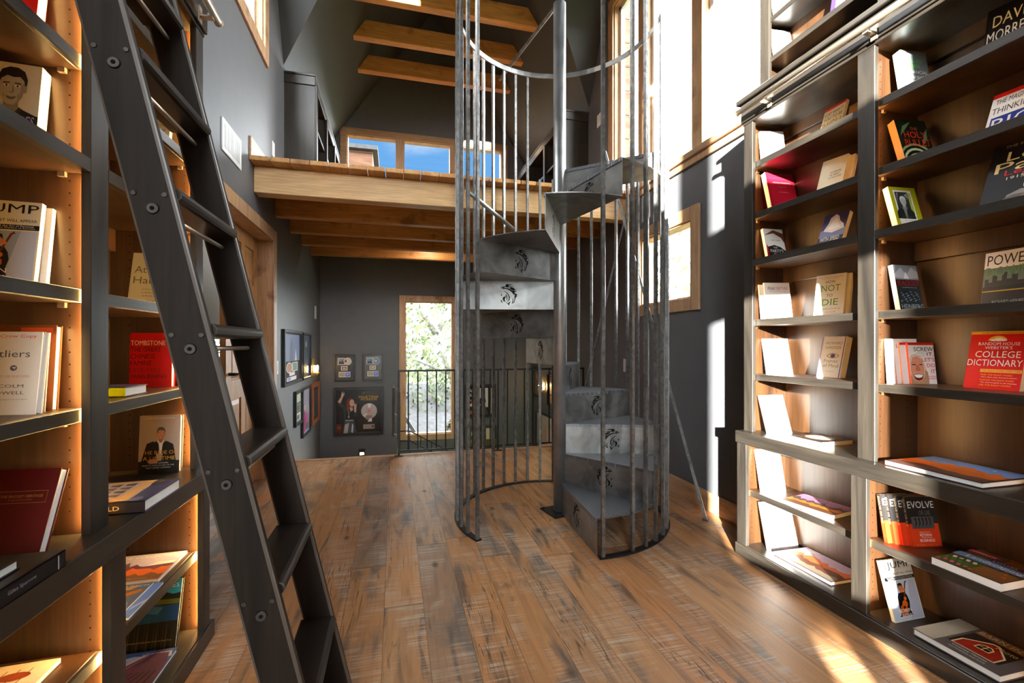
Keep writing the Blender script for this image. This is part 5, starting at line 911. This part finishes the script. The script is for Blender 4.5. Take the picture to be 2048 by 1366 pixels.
singer = [('r', 0, 0, .12, .22, (.35,.14,.07)), ('r', .02, .1, .10, .16, (.60,.25,.10)), ('p', [(.03,.74),(.11,.86),(.16,.88),(.10,.72),(.08,.68)], (.85,.70,.62)), ('p', [(.10,.86),(.13,.98),(.155,.90),(.17,.985),(.18,.90),(.145,.85)], (.88,.72,.64)),
  ('p', [(.03,.72),(.10,.70),(.22,.62),(.30,.58),(.42,.58),(.46,.46),(.46,.38),(.40,.38),(.43,.10),(.47,.0),(.13,.0),(.17,.30),(.16,.55),(.06,.64)], (.18,.24,.22)), ('p', [(.20,.28),(.22,.54),(.40,.54),(.40,.28)], (.10,.11,.11)),
  ('p', [(.15,0),(.20,.30),(.38,.30),(.45,0)], (.30,.31,.34)), ('p', [(.16,0),(.19,.2),(.28,.24),(.25,0)], (.72,.70,.64)), ('p', [(.33,.02),(.35,.22),(.38,.18),(.37,0)], (.80,.82,.86)), ('r', .20, .285, .38, .305, (.75,.72,.68)),
  ('p', [(.22,.56),(.21,.70),(.25,.80),(.33,.83),(.39,.78),(.38,.60),(.34,.54),(.26,.53)], (.45,.22,.11)), ('e', .345, .70, .055, .085, (.88,.72,.64)), ('p', [(.29,.60),(.36,.60),(.37,.53),(.32,.50)], (.86,.68,.60)), ('p', [(.24,.5),(.24,.76),(.28,.8),(.28,.52)], (.52,.27,.13)),
  ('p', [(.40,.48),(.44,.48),(.45,.64),(.46,.70),(.40,.70),(.39,.62)], (.86,.68,.60)), ('p', [(.39,.69),(.49,.65),(.50,.67),(.41,.72)], (.12,.12,.13)), ('p', [(.255,.52),(.275,.40),(.295,.52),(.29,.52),(.275,.43),(.26,.52)], (.80,.78,.72)), ('r', .27, .34, .28, .42, (.85,.84,.80)), ('r', .255, .375, .295, .388, (.85,.84,.80)),
  ('e', .735, .50, .185, .185, (.62,.60,.58)), ('e', .735, .50, .175, .175, (.74,.71,.69)), ('p', [(.735,.50),(.70,.675),(.79,.67)], (.92,.91,.90)), ('p', [(.735,.50),(.60,.40),(.64,.36)], (.88,.86,.84)), ('e', .735, .50, .075, .075, (.82,.62,.58)), ('e', .735, .50, .012, .012, K), ('r', .66, .30, .80, .40, (.62,.50,.42)), ('p', [(.70,.25),(.80,.25),(.80,.34),(.74,.32)], (.86,.86,.88)),
  ('r', .60, .08, .86, .19, (.62,.55,.52)), ('e', .82, .135, .025, .03, (.25,.2,.2)), ('t', 'MARTINA', .50, .955, .80, .062, (.84,.66,.22)), ('t', 'MCBRIDE', .545, .92, .75, .048, (.80,.62,.22)), ('t', '#1', .58, .68, .90, .07, (.34,.38,.40))]
framed('large black-framed award with a singer raising one arm beside a silver disc', 'far', (-.53, YF, -.165), .728, .738, .042, BLKF, (.075,.07,.07), singer, 'record award', .035)
XA = (XL, 5.41, .80)
framed('tall dark-framed award with a blue photo over a disc, nearest the doorway', 'left', (XL, 5.40, .795), .90, .585, .032, BLKF, (.22,.21,.22), [('r', .05, .42, .92, .97, (.36,.44,.62)), ('p', [(.3,.42),(.34,.75),(.42,.92),(.5,.78),(.52,.42)], (.20,.26,.40)), ('p', [(.62,.42),(.68,.68),(.76,.42)], (.80,.80,.82)), ('e', .30, .29, .17, .11, Wt), ('e', .30, .29, .15, .095, (.72,.45,.30)), ('r', .46, .20, .80, .39, Wt), ('r', .49, .215, .77, .375, (.45,.58,.50)), ('r', .30, .12, .62, .19, Wt), ('r', .15, .02, .72, .10, Wt), ('r', .18, .03, .38, .09, (.55,.60,.85))], 'record award')
framed('dark-framed blue-grey picture behind the brass sconce', 'left', (XL, 6.18, .795), .53, .575, .026, BLKF, (.30,.36,.42), [('p', [(.3,.1),(.4,.6),(.5,.75),(.6,.6),(.7,.1)], (.18,.22,.28)), ('e', .5, .78, .14, .09, (.5,.45,.42))])
framed('narrow black-framed strip of small photos, lower left of the sconce', 'left', (XL, 5.69, .30), .40, .40, .03, BLKF, (.55,.55,.50), [('r', .1, .68, .9, .95, (.75,.78,.68)), ('r', .1, .37, .9, .63, (.42,.48,.40)), ('r', .1, .05, .9, .32, (.80,.82,.78)), ('e', .5, .5, .2, .1, (.2,.22,.2)), ('r', .3, .1, .7, .25, (.3,.34,.3))])
framed('black-framed picture with a magenta figure, below the brass sconce', 'left', (XL, 6.16, .10), .53, .60, .03, BLKF, (.70,.68,.74), [('p', [(.1,.04),(.15,.4),(.3,.52),(.5,.45),(.55,.2),(.5,.04)], (.62,.20,.42)), ('p', [(.55,.2),(.6,.42),(.8,.45),(.85,.25),(.7,.1)], (.70,.30,.50)), ('e', .34, .58, .12, .07, (.80,.62,.52)), ('r', .55, .05, .9, .2, (.30,.36,.30))])
framed('orange wood-framed grey picture in the far corner', 'left', (XL, 6.86, .135), .60, .56, .06, plain('orange_stained_frame', (.42, .12, .03), .35), (.25,.27,.30), [('r', .12, .06, .88, .94, (.30,.32,.36)), ('p', [(.3,.1),(.5,.8),(.7,.1)], (.22,.23,.26))])
framed('black-framed collage with white letters and a white panel, seen through the rods', 'far', (1.36, YF, .02), .52, .56, .03, BLKF, (.10,.09,.09), [('r', .45, .30, .78, .93, (.82,.84,.84)), ('p', [(.10,.55),(.42,.62),(.42,.48),(.24,.42)], (.72,.34,.12)), ('e', .58, .50, .12, .14, (.20,.16,.13)), ('p', [(.4,.05),(.45,.36),(.66,.40),(.80,.05)], (.16,.17,.16)), ('p', [(.10,.40),(.30,.50),(.30,.36),(.14,.33)], (.86,.84,.86)), ('r', .1, .08, .3, .2, (.62,.35,.12)), ('r', .86, .08, .93, .93, (.80,.72,.62)), ('t', 'ALEX', .10, .40, .80, .11, Wt), ('t', 'BLOX', .10, .40, .66, .10, Wt)])
framed('low black-framed photo of pale figures, partly below the floor edge behind the rods', 'far', (1.38, YF, -.50), .56, .40, .03, BLKF, (.20,.18,.12), [('e', .25, .72, .09, .2, (.80,.82,.84)), ('e', .55, .74, .08, .16, (.72,.78,.84)), ('r', .65, .3, .82, .95, (.86,.82,.70)), ('r', 0, 0, 1, .42, (.36,.30,.16)), ('e', .25, .35, .1, .15, (.55,.48,.25))])
framed('dark-framed picture beside the far right sconce, seen through the rods', 'right', (XR, 7.05, .35), .34, .52, .025, BLKF, (.35,.30,.25), [('r', .1, .1, .9, .9, (.42,.38,.34)), ('e', .5, .7, .2, .12, (.6,.5,.4))])
framed('framed sheet of small photos lit by the right sconce', 'right', (XR, 6.33, .30), .36, .50, .025, BLKF, (.55,.42,.28), [('r', .1+.42*(i % 2), .06+.31*(i//2), .46+.42*(i % 2), .32+.31*(i//2), [(.72,.55,.35),(.45,.34,.24),(.82,.70,.50)][i % 3]) for i in range(6)])
framed('wide black-framed cream poster low on the right stairwell wall', 'right', (XR, 6.62, -.42), .90, .58, .025, BLKF, (.80,.74,.66), [('p', [(.35,.0),(.42,.6),(.5,.75),(.58,.5),(.62,0)], (.72,.56,.46)), ('t', 'LIVE', .6, .9, .7, .12, (.5,.45,.42))])
def sconce(label, axis, c):
    o = empty('wall_sconce', M=frame_M(axis, c)); tag(o, label, 'wall lamp')
    mb = MB(); mb.box(-.03, .03, -.018, 0, -.13, .13); mb.build('back_plate', MX['brass'], o, .004)
    mb = MB(); mb.box(-.11, .11, -.062, -.046, -.105, -.090); mb.box(-.012, .012, -.05, -.015, -.105, -.085); mb.build('arm', MX['brass'], o, .002)
    for x in (-.10, .10):
        mb = MB(); mb.tube((x, -.054, -.092), (x, -.054, -.06), .024, 16); mb.build('cup', MX['brass'], o)
        mb = MB(); mb.tube((x, -.054, -.06), (x, -.054, .09), .038, 20, 0, None, False); mb.build('glass_shade', MX['glass'], o)
        mb = MB(); mb.tube((x, -.054, -.055), (x, -.054, -.02), .010, 10); mb.tube((x, -.054, -.02), (x, -.054, .03), .016, 12, 0, .010); mb.build('bulb', MX['bulb'], o)
sconce('brass two-light wall sconce with glass shades in the far left corner', 'left', (XL, 6.66, .91))
sconce('brass two-light wall sconce on the right stairwell wall, seen through the rods', 'right', (XR, 6.68, .60))

# ------------------------------------------------------------------ outside
def leafy(name, label, c, rr, n, cols, size, trunk=None, cat='tree', seed=1):
    o = empty(name, c); tag(o, label, cat, 'trees outside'); rnd = random.Random(seed)
    mb = MB()
    for i in range(n):
        while True:
            p = Vector((rnd.uniform(-1, 1), rnd.uniform(-1, 1), rnd.uniform(-1, 1)))
            if .25 < p.length < 1: break
        q = Vector((p.x*rr[0], p.y*rr[1], p.z*rr[2])); s = size*rnd.uniform(.6, 1.3)
        a = Vector((rnd.gauss(0, 1), rnd.gauss(0, 1), rnd.gauss(0, 1))).normalized(); b = a.orthogonal().normalized(); 
        mb.add([tuple(q-a*s), tuple(q+b*s*.5), tuple(q+a*s), tuple(q-b*s*.5)], [(0,1,2,3)], rnd.randrange(len(cols)))
    mb.build('foliage', [plain('leaf_%02x%02x%02x' % tuple(int(x*255) for x in cc), cc, .7) for cc in cols], o)
    if trunk:
        mb = MB()
        for pts, r in trunk:
            for k in range(len(pts)-1): mb.tube(pts[k], pts[k+1], r*(1-.25*k/len(pts)), 8, 0, r*(1-.25*(k+1)/len(pts)))
        mb.build('trunk', plain('pale_bark', (.30, .29, .28), .8, 0, .2, .3), o)
    return o
GRN = [(.025,.05,.02), (.04,.065,.025), (.06,.08,.03), (.09,.10,.04)]
mb = MB(); mb.box(-60, 60, -60, 90, -4.2, -4.0); struct(mb.build('ground', plain('dry_lawn', (.06, .08, .03), .9, 0, .2, .3)))
leafy('leafy_tree', 'big leaning pale-barked tree seen through the tall stairwell window', (.9, 15.5, 2.2), (3.4, 2.0, 3.0), 4200, [(.05,.075,.03),(.08,.10,.04),(.12,.12,.05)], .075, [([(1.4,0,-6.2),(1.1,0,-2.2),(.5,0,-.6),(-.5,0,1.0),(-1.2,0,2.4)], .17), ([(.5,0,-.6),(1.3,.2,1.2),(1.6,.2,2.6)], .10), ([(1.0,0,-2),(-.8,.1,-1.2),(-1.6,.1,-1.3)], .06)], seed=3)
leafy('evergreen_bush', 'dense green bush under the leaning tree, outside the stairwell window', (1.3, 13.2, -1.5), (1.9, 1.0, 1.9), 3600, GRN, .08, None, 'bush', 4)
leafy('evergreen_bush', 'dark broadleaf bush low at the right of the stairwell window', (1.42, 10.4, -1.2), (.45, .45, .75), 420, [(.045,.03,.02),(.06,.06,.03)], .11, None, 'bush', 5)
leafy('leafy_tree', 'sunlit tree filling the small right wall window', (7.2, 8.0, 1.0), (1.8, 4.4, 4.2), 3600, [(.20,.22,.10),(.28,.30,.16),(.40,.40,.28)], .16, [([(0,0,-5),(0,0,0),(.3,.4,2.5)], .15)], seed=6)
leafy('leafy_tree', 'yellow-green trees far behind the stairwell window', (-2.2, 24, 1.5), (7, 2, 5.5), 2600, [(.10,.13,.05),(.14,.16,.06),(.08,.11,.04)], .28, None, seed=8)
# neighbouring shed roof, ramp rail and pale fence
mb = MB(); mb.add([(-.6, 10.0, -1.75), (4.5, 10.0, -1.75), (4.5, 14.0, .05), (-.6, 14.0, .05), (-.6, 10.0, -1.85), (4.5, 10.0, -1.85), (4.5, 14.0, -.05), (-.6, 14.0, -.05)], [(0,1,2,3),(7,6,5,4),(0,4,5,1),(1,5,6,2),(2,6,7,3),(3,7,4,0)])
tag(mb.build('shed_roof', plain('grey_shingles', (.09, .093, .097), .85, 0, .2, .25)), 'low grey shingled roof outside the stairwell window', 'roof')
mb = MB(); mb.tube((-.25, 9.2, .55), (.95, 9.2, -1.45), .045, 4); mb.tube((-.35, 9.2, .0), (.78, 9.2, -1.6), .07, 4); mb.tube((-.1, 9.2, .3), (-.1, 9.2, -1.8), .04, 4)
tag(mb.build('stair_rail', plain('weathered_grey_timber', (.13, .13, .135), .8, 0, .2, .2)), 'grey timber outside stair rail sloping down to the right', 'railing')
fo = empty('picket_fence', (0, 9.6, -2.4)); tag(fo, 'pale board fence low outside the stairwell window', 'fence')
for i in range(16): mb = MB(); mb.box(-.45+.12*i, -.36+.12*i, 0, .02, 0, .95); mb.build('board', plain('pale_fence_paint', (.30, .31, .30), .7), fo)
mb = MB(); mb.box(-.5, 1.55, .02, .05, .72, .82); mb.box(-.5, 1.55, .02, .05, .15, .25); mb.build('rail', MATS['pale_fence_paint'], fo)
# wood-clad wings of the house, and one added clad sun blocker
clad = wood('weathered_cladding', (.16, .075, .045), (.30, .16, .10), 0, .7, .2, 40, 5)
def clad_box(name, label, x0, x1, y0, y1, z0, z1):
    o = empty(name, ((x0+x1)/2, (y0+y1)/2, z0)); tag(o, label, 'building'); mb = MB(); z = z0
    while z < z1: mb.box(x0-o.location.x, x1-o.location.x, y0-o.location.y, y1-o.location.y, z-z0, min(z+.30, z1)-.008-z0); z += .30
    mb.build('cladding', clad, o)
    mb = MB(); mb.box(x0-.10-o.location.x, x1+.10-o.location.x, y0-.10-o.location.y, y1+.1-o.location.y, z1-z0, z1-z0+.08); mb.build('roof_edge', MATS['grey_shingles'], o); return o
clad_box('clad_block', 'reddish wood-clad gable outside the left light of the loft window', -2.4, -.42, 9.4, 12, -4, 5.05)
clad_box('clad_block', 'brown wood-clad wing outside the tall right window', 2.41, 2.86, 5.15, 7.2, -4, 7.2)
clad_box('clad_block', 'added unseen wood-clad block beyond the stone wall, keeping sun off the yard', -9, -3.85, -1.5, 7.2, -4, 6.4)  # added out of view to block low sun from the yard and high window

# ------------------------------------------------------------------ light, sky, camera
sd = Vector((.48, .857, -.147)).normalized()
sl = bpy.data.lights.new('sun', 'SUN'); sl.energy = SUN_E; sl.angle = R(.6); sl.color = (1, .965, .90)
so = bpy.data.objects.new('sun', sl); COL.objects.link(so); so.rotation_euler = sd.to_track_quat('-Z', 'Y').to_euler()
w = bpy.data.worlds.new('sky'); S.world = w; w.use_nodes = True; nt = w.node_tree; nt.nodes.clear()
out = N(nt, 'ShaderNodeOutputWorld'); bg = N(nt, 'ShaderNodeBackground'); L(nt, bg.outputs[0], out.inputs[0])
tc = N(nt, 'ShaderNodeTexCoord'); spx = N(nt, 'ShaderNodeSeparateXYZ'); L(nt, tc.outputs['Generated'], spx.inputs[0])
def mr(src, a, b, c=0., d=1.):
    r = N(nt, 'ShaderNodeMapRange'); r.interpolation_type = 'SMOOTHSTEP'
    for k, v in enumerate((a, b, c, d)): r.inputs[k+1].default_value = v
    L(nt, src, r.inputs[0]); return r.outputs[0]
blue = M_(nt, 'MULTIPLY', M_(nt, 'MULTIPLY', mr(spx.outputs[1], .72, .86), mr(spx.outputs[0], .42, .26)), mr(spx.outputs[2], .12, .24))     # the clear northern part of the sky
nz = N(nt, 'ShaderNodeTexNoise'); nz.inputs['Scale'].default_value = 3.2; nz.inputs['Detail'].default_value = 7; nz.inputs['Distortion'].default_value = .4
mp = N(nt, 'ShaderNodeMapping'); mp.inputs['Scale'].default_value = (1, 1, 2.6); L(nt, tc.outputs['Generated'], mp.inputs['Vector']); L(nt, mp.outputs[0], nz.inputs['Vector'])
cl = mr(nz.outputs[0], .50, .66)
m1 = N(nt, 'ShaderNodeMix', data_type='RGBA'); L(nt, cl, m1.inputs[0]); m1.inputs[6].default_value = (.13, .36, .72, 1); m1.inputs[7].default_value = (.80, .86, .92, 1)
m2 = N(nt, 'ShaderNodeMix', data_type='RGBA'); L(nt, blue, m2.inputs[0]); hz = mr(spx.outputs[2], .05, .75, HAZE, HAZE*.5); cbh = N(nt, 'ShaderNodeCombineXYZ'); L(nt, M_(nt, 'MULTIPLY', hz, .95), cbh.inputs[0]); L(nt, M_(nt, 'MULTIPLY', hz, .98), cbh.inputs[1]); L(nt, hz, cbh.inputs[2]); L(nt, cbh.outputs[0], m2.inputs[6]); L(nt, m1.outputs[2], m2.inputs[7])
m3 = N(nt, 'ShaderNodeMix', data_type='RGBA'); L(nt, mr(spx.outputs[2], -.06, .02), m3.inputs[0]); m3.inputs[6].default_value = (.8, .8, .7, 1); L(nt, m2.outputs[2], m3.inputs[7])
L(nt, m3.outputs[2], bg.inputs[0]); bg.inputs[1].default_value = 1.0
cam = bpy.data.cameras.new('camera'); co = bpy.data.objects.new('camera', cam); COL.objects.link(co); S.camera = co
TH = math.atan(235/910.)
cam.sensor_width = 36; cam.lens = 36*910/2048; cam.shift_y = 7/2048; cam.clip_start = .02
co.location = (0, 0, 1.22); co.rotation_euler = (R(90), 0, -TH)
S.view_settings.view_transform = 'Standard'; S.view_settings.look = 'None'; S.view_settings.gamma = 1; S.view_settings.use_curve_mapping = False
S.view_settings.exposure = EXPO
S.cycles.use_denoising = True
S.cycles.max_bounces = 10; S.cycles.diffuse_bounces = 5; S.cycles.glossy_bounces = 4; S.cycles.transparent_max_bounces = 16
S.cycles.sample_clamp_indirect = 8
S.cycles.caustics_reflective = False; S.cycles.caustics_refractive = False
